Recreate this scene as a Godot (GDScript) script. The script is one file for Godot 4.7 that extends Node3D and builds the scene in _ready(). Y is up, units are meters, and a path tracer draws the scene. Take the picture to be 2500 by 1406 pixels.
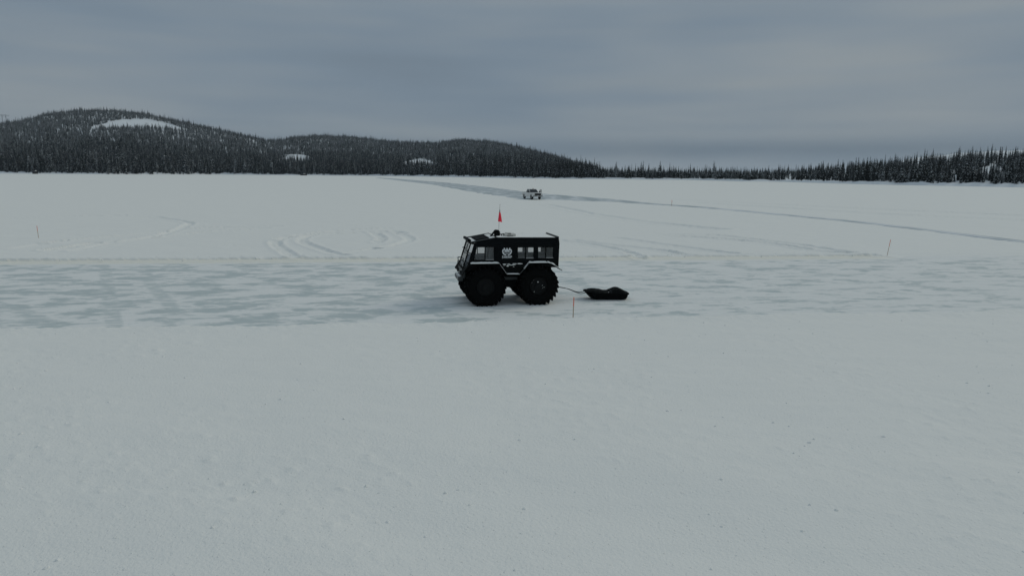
extends Node3D
# A black amphibious balloon-tyre vehicle with a sled on an ice road across a frozen lake, overcast winter day.

const UP := Vector3.UP
var M := {}
var used := {}

# ------------------------------------------------------------------ terrain data (world space, degrees / metres)
const CREST := [[-41.70,0.0379,1700],[-35.71,0.0489,1750],[-34.39,0.0520,1780],[-33.02,0.0608,1830],[-31.13,0.0677,1880],[-28.66,0.0694,1900],[-27.12,0.0669,1880],[-24.73,0.0592,1830],[-21.67,0.0481,1780],[-19.07,0.0388,1760],[-18.19,0.0385,1800],[-16.99,0.0430,1850],[-15.17,0.0461,1880],[-13.01,0.0455,1880],[-9.85,0.0399,1800],[-6.63,0.0386,1760],[-4.02,0.0432,1760],[-1.72,0.0411,1720],[0.91,0.0321,1600],[3.21,0.0220,1450],[5.49,0.0096,1250],[7.12,0.0022,1120],[8.73,-0.0006,1060],[14.41,0.0,1030],[18.34,0.0005,930],[20.39,0.0016,900],[23.22,0.0031,840],[25.94,0.0072,790],[28.54,0.0112,760],[31.02,0.0158,740],[33.37,0.0190,720],[35.60,0.0212,700],[41.61,0.0260,660]]
const SHORE := [[-36.11,1052.1],[-35.76,1038.8],[-29.85,1014.6],[-26.57,1073.3],[-22.74,1138.5],[-17.47,1132.3],[-11.56,1122.8],[-5.07,983.9],[1.58,800.3],[8.08,782.8],[14.57,774.9],[17.92,672.6],[20.54,672.8],[23.27,599.8],[26.10,545.6],[28.79,519.2],[31.26,503.0],[33.59,489.8],[35.68,480.1],[42.27,446.0]]
const BARE := [[25.0,0.0],[27.16,0.0150],[29.15,0.0235],[30.86,0.0272],[32.03,0.0302],[33.64,0.0318],[35.41,0.0328],[39.52,0.0315],[43.26,0.0200],[47.0,0.0]]
# treeless openings: azimuth centre, half width, from / to share of the way from shore to crest
const OPENINGS := [[-27.4,3.0,0.755,0.93,0.085],[-16.95,1.3,0.29,0.56,0.0],[-7.35,1.8,0.13,0.49,0.0],[33.7,0.9,0.30,0.72,0.05]]
const TRACKS := {
	"a":[-9.60,-41.15,-11.99,-44.53,-14.33,-48.55,-15.58,-51.81,-15.49,-55.31,-12.60,-58.36,-10.07,-59.46,-8.97,-57.92],
	"b":[-12.46,-40.13,-14.52,-44.32,-16.15,-47.82,-17.09,-51.34,-16.54,-55.58,-14.07,-60.33,-11.02,-62.96],
	"c":[-11.28,-57.68,-9.85,-53.02,-9.68,-50.15],
	"d":[-9.60,-58.67,-8.09,-54.23,-7.61,-51.59,-8.14,-47.96,-9.27,-45.24,-10.42,-42.36],
	"e":[-31.33,-43.92,-31.32,-48.78,-30.05,-53.13,-28.41,-58.76,-26.42,-62.15,-21.32,-64.23],
	"f":[-28.78,-43.17,-28.19,-47.32,-26.61,-52.42,-25.10,-57.44,-21.59,-61.76],
	"g":[-51.34,-70.68,-49.21,-73.67,-46.90,-76.92,-43.16,-78.24],
	"h":[-27.10,-43.30,-27.26,-49.15,-27.37,-55.23,-30.16,-65.77,-32.97,-70.01,-38.38,-75.94],
	"i":[3.52,-52.95,5.48,-49.72,6.85,-47.08,7.55,-44.66,7.65,-42.01],
	"j":[4.58,-52.72,7.16,-49.29,9.98,-46.31,10.87,-43.32],
	"k":[13.42,-57.84,16.35,-55.18,18.88,-51.49,20.51,-46.91,22.84,-44.46],
	"l":[13.26,-58.61,16.89,-58.19,19.09,-54.75,20.86,-50.47,22.18,-45.81],
	"m":[8.09,-55.82,11.26,-49.64,13.36,-45.84,14.66,-44.06],
	"n":[5.54,-115.23,9.79,-89.73,14.78,-73.09,19.34,-65.43],
	"o":[50.21,-250.68,62.60,-242.73,69.66,-245.44],
	"p":[33.51,-129.48,43.79,-108.47,51.22,-93.30,60.60,-83.78],
	"q":[33.02,-143.71,48.69,-120.70,60.05,-104.01,67.87,-93.93],
}
const ROAD_TURN := 0.1239   # 7.1 degrees: the ploughed road runs away to the right
const ROAD_Z := -32.5

var n_drift := FastNoiseLite.new()
var n_rip := FastNoiseLite.new()
var n_lump := FastNoiseLite.new()
var n_edge := FastNoiseLite.new()
var n_hill := FastNoiseLite.new()

func _ready() -> void:
	make_view()
	make_noise()
	make_materials()
	make_lake()
	make_ploughed_road()
	make_far_road()
	make_hills()
	make_forest()
	make_pylons()
	make_boulders()
	make_vehicle()
	make_sled()
	make_truck()
	make_stakes()
	make_crumbs()

# ------------------------------------------------------------------ camera, sky, light
func make_view() -> void:
	var cam := Camera3D.new()
	cam.name = "camera"
	cam.fov = 44.46
	cam.near = 0.1
	cam.far = 6000.0
	cam.position = Vector3(0, 5.02, 0)
	cam.rotation_degrees = Vector3(-9.2, 0, 0.5)
	add_child(cam)
	cam.current = true
	var env := Environment.new()
	env.background_mode = Environment.BG_SKY
	env.tonemap_mode = Environment.TONE_MAPPER_LINEAR
	env.tonemap_exposure = 1.0
	env.sdfgi_enabled = true
	env.ssao_enabled = true
	env.ssil_enabled = true
	env.fog_enabled = true
	env.fog_density = 0.00007
	env.fog_light_color = Color(0.86, 0.92, 0.96)
	var sky := Sky.new()
	sky.sky_material = cloud_sky()
	env.sky = sky
	var we := WorldEnvironment.new()
	we.name = "world_environment"
	we.environment = env
	add_child(we)
	var sun := DirectionalLight3D.new()
	sun.name = "sun"
	sun.light_energy = 0.22
	sun.light_angular_distance = 24.0
	sun.light_color = Color(1.0, 0.97, 0.90)
	sun.shadow_enabled = true
	add_child(sun)
	sun.look_at_from_position(Vector3(60, 52, -34), Vector3.ZERO, UP)

func cloud_sky() -> PanoramaSkyMaterial:
	# an even stratus deck: horizontal streaks, a little brighter towards the zenith as every overcast sky is
	var w := 2048
	var h := 1024
	var img := Image.create(w, h, false, Image.FORMAT_RGBF)
	var n := FastNoiseLite.new()
	n.seed = 7
	n.frequency = 0.9
	n.fractal_octaves = 4
	var n2 := FastNoiseLite.new()
	n2.seed = 19
	n2.frequency = 1.7
	n2.fractal_octaves = 4
	for y in h:
		var el := (0.5 - (y + 0.5) / h) * PI
		var deg := rad_to_deg(el)
		var sy := sin(el)
		var cy := cos(el)
		var base := 1.0 + 0.30 * smoothstep(6.0, 65.0, deg)
		if deg < -1.0:
			for x in w:
				img.set_pixel(x, y, Color(0.2, 0.235, 0.255))
			continue
		for x in w:
			var a := ((float(x) + 0.5) / w - 0.5) * TAU
			var d := Vector3(sin(a) * cy, sy, -cos(a) * cy)
			var ad := rad_to_deg(a)
			var v := n.get_noise_3d(d.x * 1.3, d.y * 5.5, d.z * 1.3)
			var v2 := n2.get_noise_3d(d.x * 1.6 + 5.0, d.y * 26.0, d.z * 1.6)
			var band: float = exp(-pow((deg - 1.9 - 0.5 * v) / 0.75, 2.0)) * clampf(0.8 + 0.7 * v2, 0.0, 1.0)
			var low: float = exp(-pow((deg - 0.3) / 0.8, 2.0))
			# thinner cloud low over the left hill, as in the photograph
			var thin: float = exp(-pow((ad + 40.0) / 15.0, 2.0) - pow((deg - 3.2) / 2.4, 2.0))
			var l: float = base * (1.0 + 0.24 * v + (0.09 - 0.055 * smoothstep(3.0, 7.0, deg)) * v2 - 0.26 * band + 0.10 * low + 0.24 * thin)
			var blue := clampf(0.45 - 1.2 * v - 0.3 * v2 + 0.6 * band - 0.6 * thin, 0.0, 1.0)
			img.set_pixel(x, y, Color(0.244 * l * (1.0 - 0.14 * blue), 0.279 * l * (1.0 - 0.03 * blue), 0.304 * l * (1.0 + 0.10 * blue)))
	var m := PanoramaSkyMaterial.new()
	m.panorama = ImageTexture.create_from_image(img)
	return m

func make_noise() -> void:
	n_drift.seed = 3
	n_drift.frequency = 0.11
	n_drift.fractal_octaves = 3
	n_rip.seed = 11
	n_rip.frequency = 0.55
	n_rip.fractal_octaves = 3
	n_lump.seed = 23
	n_lump.frequency = 2.6
	n_lump.fractal_octaves = 3
	n_edge.seed = 31
	n_edge.frequency = 0.6
	n_edge.fractal_octaves = 4
	n_hill.seed = 5
	n_hill.frequency = 0.006
	n_hill.fractal_octaves = 4

# ------------------------------------------------------------------ materials
func lin(r: float, g: float, b: float) -> Color:
	return Color(r, g, b).linear_to_srgb()

func mat(key: String, c: Color, rough := 0.8, metal := 0.0, spec := 0.5) -> StandardMaterial3D:
	var m := StandardMaterial3D.new()
	m.albedo_color = c
	m.roughness = rough
	m.metallic = metal
	m.metallic_specular = spec
	m.resource_name = key
	M[key] = m
	return m

func noise_tex(freq: float, oct: int, lo: float, hi: float, size := 512, sd := 1, kind := FastNoiseLite.TYPE_SIMPLEX_SMOOTH) -> ImageTexture:
	var n := FastNoiseLite.new()
	n.seed = sd
	n.noise_type = kind
	n.frequency = freq
	n.fractal_octaves = oct
	var im := n.get_seamless_image(size, size)
	im.convert(Image.FORMAT_L8)
	var d := im.get_data()
	for i in d.size():
		d[i] = int(clampf(lerpf(lo, hi, d[i] / 255.0), 0.0, 1.0) * 255.0)
	return ImageTexture.create_from_image(Image.create_from_data(size, size, false, Image.FORMAT_L8, d))

func snow_relief() -> ImageTexture:
	# wind-packed crust: fine grain, crumbs and shallow pits
	var size := 1024
	var a := FastNoiseLite.new()
	a.seed = 41
	a.frequency = 0.035
	a.fractal_octaves = 5
	a.fractal_gain = 0.6
	var b := FastNoiseLite.new()
	b.seed = 43
	b.frequency = 0.012
	b.fractal_octaves = 2
	var c := FastNoiseLite.new()
	c.seed = 47
	c.noise_type = FastNoiseLite.TYPE_CELLULAR
	c.frequency = 0.022
	c.fractal_type = FastNoiseLite.FRACTAL_NONE
	c.cellular_return_type = FastNoiseLite.RETURN_DISTANCE
	var ia := a.get_seamless_image(size, size).get_data()
	var ib := b.get_seamless_image(size, size).get_data()
	var ic := c.get_seamless_image(size, size).get_data()
	var out := PackedByteArray()
	out.resize(size * size)
	for i in size * size:
		var fa := ia[i] / 255.0
		var fb := ib[i] / 255.0
		var fc := ic[i] / 255.0
		var pit: float = smoothstep(0.16, 0.0, fc) * smoothstep(0.55, 0.75, fb)
		var clod: float = smoothstep(0.14, 0.02, fc) * smoothstep(0.45, 0.25, fb)
		out[i] = int(clampf(0.25 + 0.42 * fa + 0.12 * fb - 0.2 * pit + 0.35 * clod, 0.0, 1.0) * 255.0)
	return ImageTexture.create_from_image(Image.create_from_data(size, size, false, Image.FORMAT_L8, out))

func make_materials() -> void:
	var s := mat("snow", Color.WHITE, 0.95, 0.0, 0.25)
	s.vertex_color_use_as_albedo = true
	s.uv1_triplanar = true
	s.uv1_world_triplanar = true
	s.uv1_scale = Vector3(0.34, 0.34, 0.34)
	s.heightmap_enabled = true
	s.heightmap_texture = snow_relief()
	s.heightmap_scale = 2.2
	mat("packed_snow", lin(0.84, 0.85, 0.82), 0.95, 0.0, 0.25)
	mat("hill_snow", lin(0.74, 0.78, 0.80), 0.95, 0.0, 0.2)
	var bs := mat("body_black", lin(0.0055, 0.0068, 0.0075), 0.6, 0.0, 0.14)
	bs.roughness_texture = noise_tex(0.02, 4, 0.75, 1.0, 256, 9)
	bs.uv1_triplanar = true
	mat("trim_black", lin(0.006, 0.007, 0.007), 0.65, 0.0, 0.14)
	mat("front_grey", lin(0.045, 0.052, 0.054), 0.45, 0.0, 0.5)
	mat("rubber", lin(0.0055, 0.006, 0.006), 0.9, 0.0, 0.12)
	mat("rim", lin(0.010, 0.011, 0.011), 0.6, 0.0, 0.2)
	mat("steel", lin(0.16, 0.16, 0.16), 0.45, 0.8)
	mat("aluminium", lin(0.42, 0.43, 0.43), 0.5, 0.2)
	mat("interior", lin(0.36, 0.38, 0.39), 0.85)
	mat("seat", lin(0.20, 0.21, 0.215), 0.85)
	mat("emblem", lin(0.70, 0.72, 0.73), 0.6)
	mat("hatch_white", lin(0.55, 0.54, 0.50), 0.6)
	mat("flag_red", lin(0.97, 0.085, 0.14), 0.75)
	M["flag_red"].backlight_enabled = true
	M["flag_red"].backlight = Color(0.85, 0.15, 0.2)
	mat("whip", lin(0.20, 0.17, 0.15), 0.6)
	mat("tarp", lin(0.006, 0.0072, 0.0074), 0.75, 0.0, 0.15)
	mat("sled_plastic", lin(0.004, 0.0046, 0.005), 0.6, 0.0, 0.14)
	mat("rope", lin(0.035, 0.045, 0.048), 0.9)
	mat("stake_wood", lin(0.38, 0.27, 0.17), 0.85)
	mat("stake_red", lin(0.75, 0.14, 0.07), 0.8)
	mat("needles", lin(0.0075, 0.0105, 0.0095), 0.95, 0.0, 0.15)
	mat("needles_frost", lin(0.055, 0.063, 0.066), 0.95, 0.0, 0.15)
	mat("bark", lin(0.035, 0.030, 0.027), 0.95)
	mat("twig_snow", lin(0.42, 0.45, 0.46), 0.95, 0.0, 0.2)
	mat("rock", lin(0.022, 0.022, 0.024), 0.9)
	mat("truck_white", lin(0.62, 0.63, 0.62), 0.35, 0.0, 0.5)
	mat("truck_grey", lin(0.25, 0.26, 0.26), 0.5)
	mat("truck_glass", lin(0.012, 0.015, 0.016), 0.12)
	mat("lamp_clear", lin(0.62, 0.62, 0.60), 0.2)
	mat("lamp_amber", lin(0.45, 0.14, 0.03), 0.35)
	mat("lattice", lin(0.06, 0.065, 0.07), 0.7)
	var g := mat("glass", Color(0.36, 0.40, 0.41, 0.22), 0.05, 0.0, 0.5)
	g.transparency = BaseMaterial3D.TRANSPARENCY_ALPHA
	var cg := mat("clear_glass", Color(0.42, 0.46, 0.47, 0.12), 0.05, 0.0, 0.5)
	cg.transparency = BaseMaterial3D.TRANSPARENCY_ALPHA
	var dg := mat("dark_glass", Color(0.10, 0.12, 0.13, 0.55), 0.05, 0.0, 0.5)
	dg.transparency = BaseMaterial3D.TRANSPARENCY_ALPHA

# ------------------------------------------------------------------ node helpers
func numbered(called: String) -> String:
	if not used.has(called):
		used[called] = 0
		return called
	used[called] += 1
	return "%s_%03d" % [called, used[called]]

func thing(called: String, label: String, category: String, at := Vector3.ZERO, turn := 0.0, group := "") -> Node3D:
	var o := Node3D.new()
	o.name = numbered(called)
	add_child(o)
	o.position = at
	o.rotation.y = turn
	tag(o, label, category, group)
	return o

func tag(o: Node, label: String, category: String, group := "") -> void:
	o.set_meta("label", label)
	o.set_meta("category", category)
	if group != "":
		o.set_meta("group", group)

func begin(smooth := false) -> SurfaceTool:
	var st := SurfaceTool.new()
	st.begin(Mesh.PRIMITIVE_TRIANGLES)
	st.set_smooth_group(0 if smooth else -1)
	return st

func part(parent: Node, called: String, st: SurfaceTool, m: String, label := "") -> MeshInstance3D:
	st.generate_normals()
	var o := MeshInstance3D.new()
	o.name = called
	o.mesh = st.commit()
	o.material_override = M[m]
	parent.add_child(o, true)
	if label != "":
		o.set_meta("label", label)
	return o

func structure(called: String, mesh: Mesh, m: Material) -> MeshInstance3D:
	var o := MeshInstance3D.new()
	o.name = numbered(called)
	o.mesh = mesh
	o.material_override = m
	o.set_meta("kind", "structure")
	add_child(o)
	return o

# ------------------------------------------------------------------ shape helpers
func tri(st: SurfaceTool, a: Vector3, b: Vector3, c: Vector3) -> void:
	st.add_vertex(a)
	st.add_vertex(b)
	st.add_vertex(c)

func quad(st: SurfaceTool, a: Vector3, b: Vector3, c: Vector3, d: Vector3) -> void:
	tri(st, a, b, c)
	tri(st, a, c, d)

func box(st: SurfaceTool, c: Vector3, s: Vector3, b := Basis.IDENTITY, bev := 0.0) -> void:
	# a box, its four long edges chamfered when bev > 0 (chamfer runs along local x)
	var hx := b.x * s.x * 0.5
	if bev <= 0.0:
		var hy := b.y * s.y * 0.5
		var hz := b.z * s.z * 0.5
		var p := []
		for i in 8:
			p.append(c + hx * (1.0 if i & 1 else -1.0) + hy * (1.0 if i & 2 else -1.0) + hz * (1.0 if i & 4 else -1.0))
		for f in [[0, 2, 3, 1], [4, 5, 7, 6], [0, 1, 5, 4], [2, 6, 7, 3], [0, 4, 6, 2], [1, 3, 7, 5]]:
			quad(st, p[f[0]], p[f[1]], p[f[2]], p[f[3]])
		return
	var y := s.y * 0.5
	var z := s.z * 0.5
	var sec := [Vector2(-y + bev, -z), Vector2(y - bev, -z), Vector2(y, -z + bev), Vector2(y, z - bev), Vector2(y - bev, z), Vector2(-y + bev, z), Vector2(-y, z - bev), Vector2(-y, -z + bev)]
	var a := []
	var e := []
	for v in sec:
		a.append(c - hx + b.y * v.x + b.z * v.y)
		e.append(c + hx + b.y * v.x + b.z * v.y)
	for i in 8:
		var j := (i + 1) % 8
		quad(st, a[i], a[j], e[j], e[i])
	for i in range(1, 7):
		tri(st, a[0], a[i + 1], a[i])
		tri(st, e[0], e[i], e[i + 1])

func bar(st: SurfaceTool, a: Vector3, b: Vector3, w: float, h := -1.0) -> void:
	var x := (b - a).normalized()
	var up := UP if absf(x.y) < 0.95 else Vector3.RIGHT
	var z := x.cross(up).normalized()
	box(st, (a + b) * 0.5, Vector3((b - a).length(), w if h < 0 else h, w), Basis(x, z.cross(x).normalized(), z))

func cyl(st: SurfaceTool, a: Vector3, b: Vector3, r0: float, r1: float, n := 10, caps := true) -> void:
	var x := (b - a).normalized()
	var up := UP if absf(x.y) < 0.95 else Vector3.RIGHT
	var u := x.cross(up).normalized()
	var v := x.cross(u)
	for i in n:
		var p := TAU * i / n
		var q := TAU * (i + 1) / n
		var d0 := u * cos(p) + v * sin(p)
		var d1 := u * cos(q) + v * sin(q)
		quad(st, a + d0 * r0, b + d0 * r1, b + d1 * r1, a + d1 * r0)
		if caps:
			tri(st, a, a + d0 * r0, a + d1 * r0)
			tri(st, b, b + d1 * r1, b + d0 * r1)

func tube(st: SurfaceTool, pts: Array, r: float, n := 6) -> void:
	for i in pts.size() - 1:
		cyl(st, pts[i], pts[i + 1], r, r, n, true)

func prism(st: SurfaceTool, poly: Array, z0: float, z1: float) -> void:
	# a convex or simple outline in x, y pushed through from z0 to z1
	var pv := PackedVector2Array(poly)
	var t := Geometry2D.triangulate_polygon(pv)
	for i in range(0, t.size(), 3):
		var a := pv[t[i]]
		var b := pv[t[i + 1]]
		var c := pv[t[i + 2]]
		tri(st, Vector3(a.x, a.y, z0), Vector3(b.x, b.y, z0), Vector3(c.x, c.y, z0))
		tri(st, Vector3(a.x, a.y, z1), Vector3(c.x, c.y, z1), Vector3(b.x, b.y, z1))
	for i in pv.size():
		var a := pv[i]
		var b := pv[(i + 1) % pv.size()]
		quad(st, Vector3(a.x, a.y, z0), Vector3(b.x, b.y, z0), Vector3(b.x, b.y, z1), Vector3(a.x, a.y, z1))

func lathe_z(st: SurfaceTool, prof: Array, n: int, floor_y := -1e9) -> void:
	# profile of (radius, z) turned round the z axis; what would sink below floor_y is pressed flat
	for i in n:
		for k in prof.size() - 1:
			var q := []
			for c in [[i, k], [i + 1, k], [i + 1, k + 1], [i, k + 1]]:
				var ang: float = TAU * c[0] / n
				var pr: Vector2 = prof[c[1]]
				q.append(Vector3(cos(ang) * pr.x, maxf(sin(ang) * pr.x, floor_y), pr.y))
			quad(st, q[0], q[1], q[2], q[3])

func blob(st: SurfaceTool, c: Vector3, r: Vector3, rng: RandomNumberGenerator, rough := 0.25, n := 7, m := 5) -> void:
	var g := []
	for j in m + 1:
		var row := []
		var th := PI * j / m
		for i in n:
			var ph := TAU * i / n
			var k := 1.0 + rng.randf_range(-rough, rough)
			row.append(c + Vector3(sin(th) * cos(ph) * r.x, cos(th) * r.y, sin(th) * sin(ph) * r.z) * (k if j > 0 and j < m else 1.0))
		g.append(row)
	for j in m:
		for i in n:
			quad(st, g[j][i], g[j][(i + 1) % n], g[j + 1][(i + 1) % n], g[j + 1][i])

func along(table: Array, x: float, col: int) -> float:
	if x <= table[0][0]:
		return table[0][col]
	for i in table.size() - 1:
		if x <= table[i + 1][0]:
			var t: float = (x - table[i][0]) / (table[i + 1][0] - table[i][0])
			return lerpf(table[i][col], table[i + 1][col], t)
	return table[-1][col]

# ------------------------------------------------------------------ the frozen lake
func road_st(x: float, z: float) -> Vector2:
	var dz := z - ROAD_Z
	var c := cos(ROAD_TURN)
	var s := sin(ROAD_TURN)
	return Vector2(x * c - dz * s, -(x * s + dz * c))

func road_world(s: float, t: float) -> Vector2:
	var c := cos(ROAD_TURN)
	var q := sin(ROAD_TURN)
	return Vector2(s * c - t * q, ROAD_Z - s * q - t * c)

func near_edge(s: float) -> float:
	return -9.05 + 0.012 * s + 0.28 * n_edge.get_noise_2d(s, 3.0) + 0.5 * n_edge.get_noise_2d(s * 0.12, 70.0)

func far_edge(s: float) -> float:
	return 8.75 + 0.05 * n_edge.get_noise_2d(s * 1.5, 40.0)

func crust(x: float, z: float) -> float:
	# long soft drifts and wind ripples, crossing the view slantwise
	var dr := n_drift.get_noise_2d(x * 0.7 + z * 0.5, z * 1.1 - x * 0.3)
	var rp := n_rip.get_noise_2d(x * 0.55 + z * 0.35, z * 1.3)
	var fade := clampf(70.0 / absf(z), 0.25, 1.0) * (1.0 + 1.6 * smoothstep(-17.0, -10.0, z))
	return 0.12 + 0.06 * dr * fade + 0.028 * rp

func seg_dist(p: Vector2, a: Vector2, b: Vector2) -> float:
	var ab := b - a
	var t := clampf((p - a).dot(ab) / maxf(ab.length_squared(), 1e-6), 0.0, 1.0)
	return p.distance_to(a + ab * t)

func make_lake() -> void:
	var zs := PackedFloat32Array([120.0, 60.0, 25.0, 8.0, 0.0, -3.0])
	var z := -5.0
	while z > -150.0:
		zs.append(z)
		z -= minf(-z * 0.0056, 0.075) if z < -36.0 and z > -46.5 else -z * 0.0056
	while z > -3400.0:
		zs.append(z)
		z *= 1.035
	var cols := 860
	var rows := zs.size()
	# tracks as segments with their boxes
	var segs := []
	var wob := RandomNumberGenerator.new()
	wob.seed = 8
	for k in TRACKS:
		var raw: Array = TRACKS[k]
		var cv := Curve2D.new()
		var np := raw.size() / 2
		for i in np:
			var p := Vector2(raw[2 * i], raw[2 * i + 1])
			var pa := Vector2(raw[2 * maxi(i - 1, 0)], raw[2 * maxi(i - 1, 0) + 1])
			var pb := Vector2(raw[2 * mini(i + 1, np - 1)], raw[2 * mini(i + 1, np - 1) + 1])
			var tg := (pb - pa) / 6.0
			cv.add_point(p, -tg, tg)
		var pts := cv.tessellate(3, 4.0)
		var far: bool = k in ["n", "o", "p", "q"]
		for i in pts.size() - 1:
			segs.append([pts[i], pts[i + 1], 0.9 if far else 0.42, wob.randf_range(0.045, 0.10) * (1.4 if far else 1.0)])
	var P := PackedVector3Array()
	var C := PackedColorArray()
	P.resize(rows * cols)
	C.resize(rows * cols)
	var white := Color(0.86, 0.868, 0.83)
	var cream := Color(0.87, 0.85, 0.75)  # warm tint that puts the light on the bank face into its colour
	for j in rows:
		var zz := zs[j]
		var hw := 16.0 + 0.98 * absf(zz)
		if zz >= -3.0:
			hw = 90.0
		var near_row := zz < -3.0 and zz > -150.0
		var active := []
		if near_row or zz > -270.0 and zz < -3.0:
			for sg in segs:
				if zz < maxf(sg[0].y, sg[1].y) + 2.0 and zz > minf(sg[0].y, sg[1].y) - 2.0:
					active.append(sg)
		for i in cols:
			var x := (2.0 * i / (cols - 1) - 1.0) * hw
			var y := 0.0
			var col := white
			if near_row:
				# drifts: long soft waves, ripples and crust
				y = crust(x, zz)
				if zz > -60.0:
					var lp := n_lump.get_noise_2d(x, zz)
					var patch := clampf(0.5 + 1.6 * n_drift.get_noise_2d(x + 300.0, zz), 0.15, 1.0)
					y += 0.012 * lp * patch
					if lp > 0.42:
						y += 0.10 * (lp - 0.42) * patch
				if zz < -16.0 and zz > -60.0:
					var st := road_st(x, zz)
					var ne := near_edge(st.x)
					var fe := far_edge(st.x)
					if st.y > ne - 1.2 and st.y < fe + 2.2:
						var rough := n_lump.get_noise_2d(x * 1.3 + 50.0, zz * 1.3)
						var open := smoothstep(23.0, 27.0, st.x)
						if st.y > ne and st.y < fe:
							var into := st.y - ne
							var bank := fe - st.y
							y = lerpf(y + 0.02 * rough, -0.16, smoothstep(0.0, 0.4, into))
							if bank < 1.1 and into > 1.0:
								# the sloping face of the ploughed bank, crumbly snow, its lit look painted in as a cream tinge, with a broken lip at its top
								var face := (1.0 - open) * (0.15 + 0.02 * rough) * smoothstep(1.0, 0.06, bank + 0.06 * rough)
								y = maxf(-0.03 + face, lerpf(y, -0.16, 0.0))
								y = lerpf(y, -0.02, open)
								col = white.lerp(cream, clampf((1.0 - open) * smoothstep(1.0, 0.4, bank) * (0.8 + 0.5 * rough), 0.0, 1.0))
						elif st.y <= ne:
							y += 0.04 * (1.0 + rough) * smoothstep(-1.0, -0.1, st.y - ne) * smoothstep(0.12, -0.1, st.y - ne)
						else:
							var o := st.y - fe
							var lip := smoothstep(-0.25, 0.2, n_edge.get_noise_2d(st.x * 1.1, 90.0) + 0.25)
							y += (1.0 - open) * (0.05 * exp(-pow((o - 0.3) / 0.4, 2.0)) * (1.0 + rough) + (0.055 * lip + 0.01) * smoothstep(1.6, 0.2, o))
							y = lerpf(y, -0.02, open * smoothstep(1.8, 0.3, o))
			else:
				y = 0.12 + 0.03 * n_drift.get_noise_2d(x * 0.2, zz * 0.2)
			if active.size() > 0:
				var p := Vector2(x, zz)
				var cut := 0.0
				for sg in active:
					var reach: float = sg[2] * 2.0
					if x < minf(sg[0].x, sg[1].x) - reach or x > maxf(sg[0].x, sg[1].x) + reach:
						continue
					var d := seg_dist(p, sg[0], sg[1]) / float(sg[2])
					var r := 0.0
					if d < 1.0:
						r = -1.0 + 0.25 * smoothstep(0.5, 1.0, d) + 0.8 * smoothstep(0.75, 1.0, d)
					elif d < 2.0:
						r = 0.75 * (1.0 - smoothstep(1.15, 2.0, d))
					r *= sg[3]
					if absf(r) > absf(cut):
						cut = r
				if cut != 0.0:
					y += cut * (1.0 + 0.5 * n_lump.get_noise_2d(x * 0.7, zz * 0.7))
			P[j * cols + i] = Vector3(x, y, zz)
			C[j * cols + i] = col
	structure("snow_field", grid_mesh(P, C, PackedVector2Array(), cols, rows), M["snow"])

func grid_mesh(P: PackedVector3Array, C: PackedColorArray, U: PackedVector2Array, cols: int, rows: int) -> ArrayMesh:
	var N := PackedVector3Array()
	N.resize(P.size())
	for j in rows:
		var j0 := maxi(j - 1, 0) * cols
		var j1 := mini(j + 1, rows - 1) * cols
		for i in cols:
			var i0 := maxi(i - 1, 0)
			var i1 := mini(i + 1, cols - 1)
			var n := (P[j * cols + i1] - P[j * cols + i0]).cross(P[j1 + i] - P[j0 + i])
			if n.y < 0.0:
				n = -n
			N[j * cols + i] = n.normalized()
	var I := PackedInt32Array()
	I.resize((cols - 1) * (rows - 1) * 6)
	var k := 0
	for j in rows - 1:
		for i in cols - 1:
			var a := j * cols + i
			I[k] = a
			I[k + 1] = a + cols
			I[k + 2] = a + 1
			I[k + 3] = a + 1
			I[k + 4] = a + cols
			I[k + 5] = a + cols + 1
			k += 6
	var arr := []
	arr.resize(Mesh.ARRAY_MAX)
	arr[Mesh.ARRAY_VERTEX] = P
	arr[Mesh.ARRAY_NORMAL] = N
	if C.size() > 0:
		arr[Mesh.ARRAY_COLOR] = C
	if U.size() > 0:
		arr[Mesh.ARRAY_TEX_UV] = U
	arr[Mesh.ARRAY_INDEX] = I
	var m := ArrayMesh.new()
	m.add_surface_from_arrays(Mesh.PRIMITIVE_TRIANGLES, arr)
	return m

# ------------------------------------------------------------------ the ploughed ice road
const ROAD_S := 38.0   # half length that one texture covers
const ROAD_T := 9.6

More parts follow.
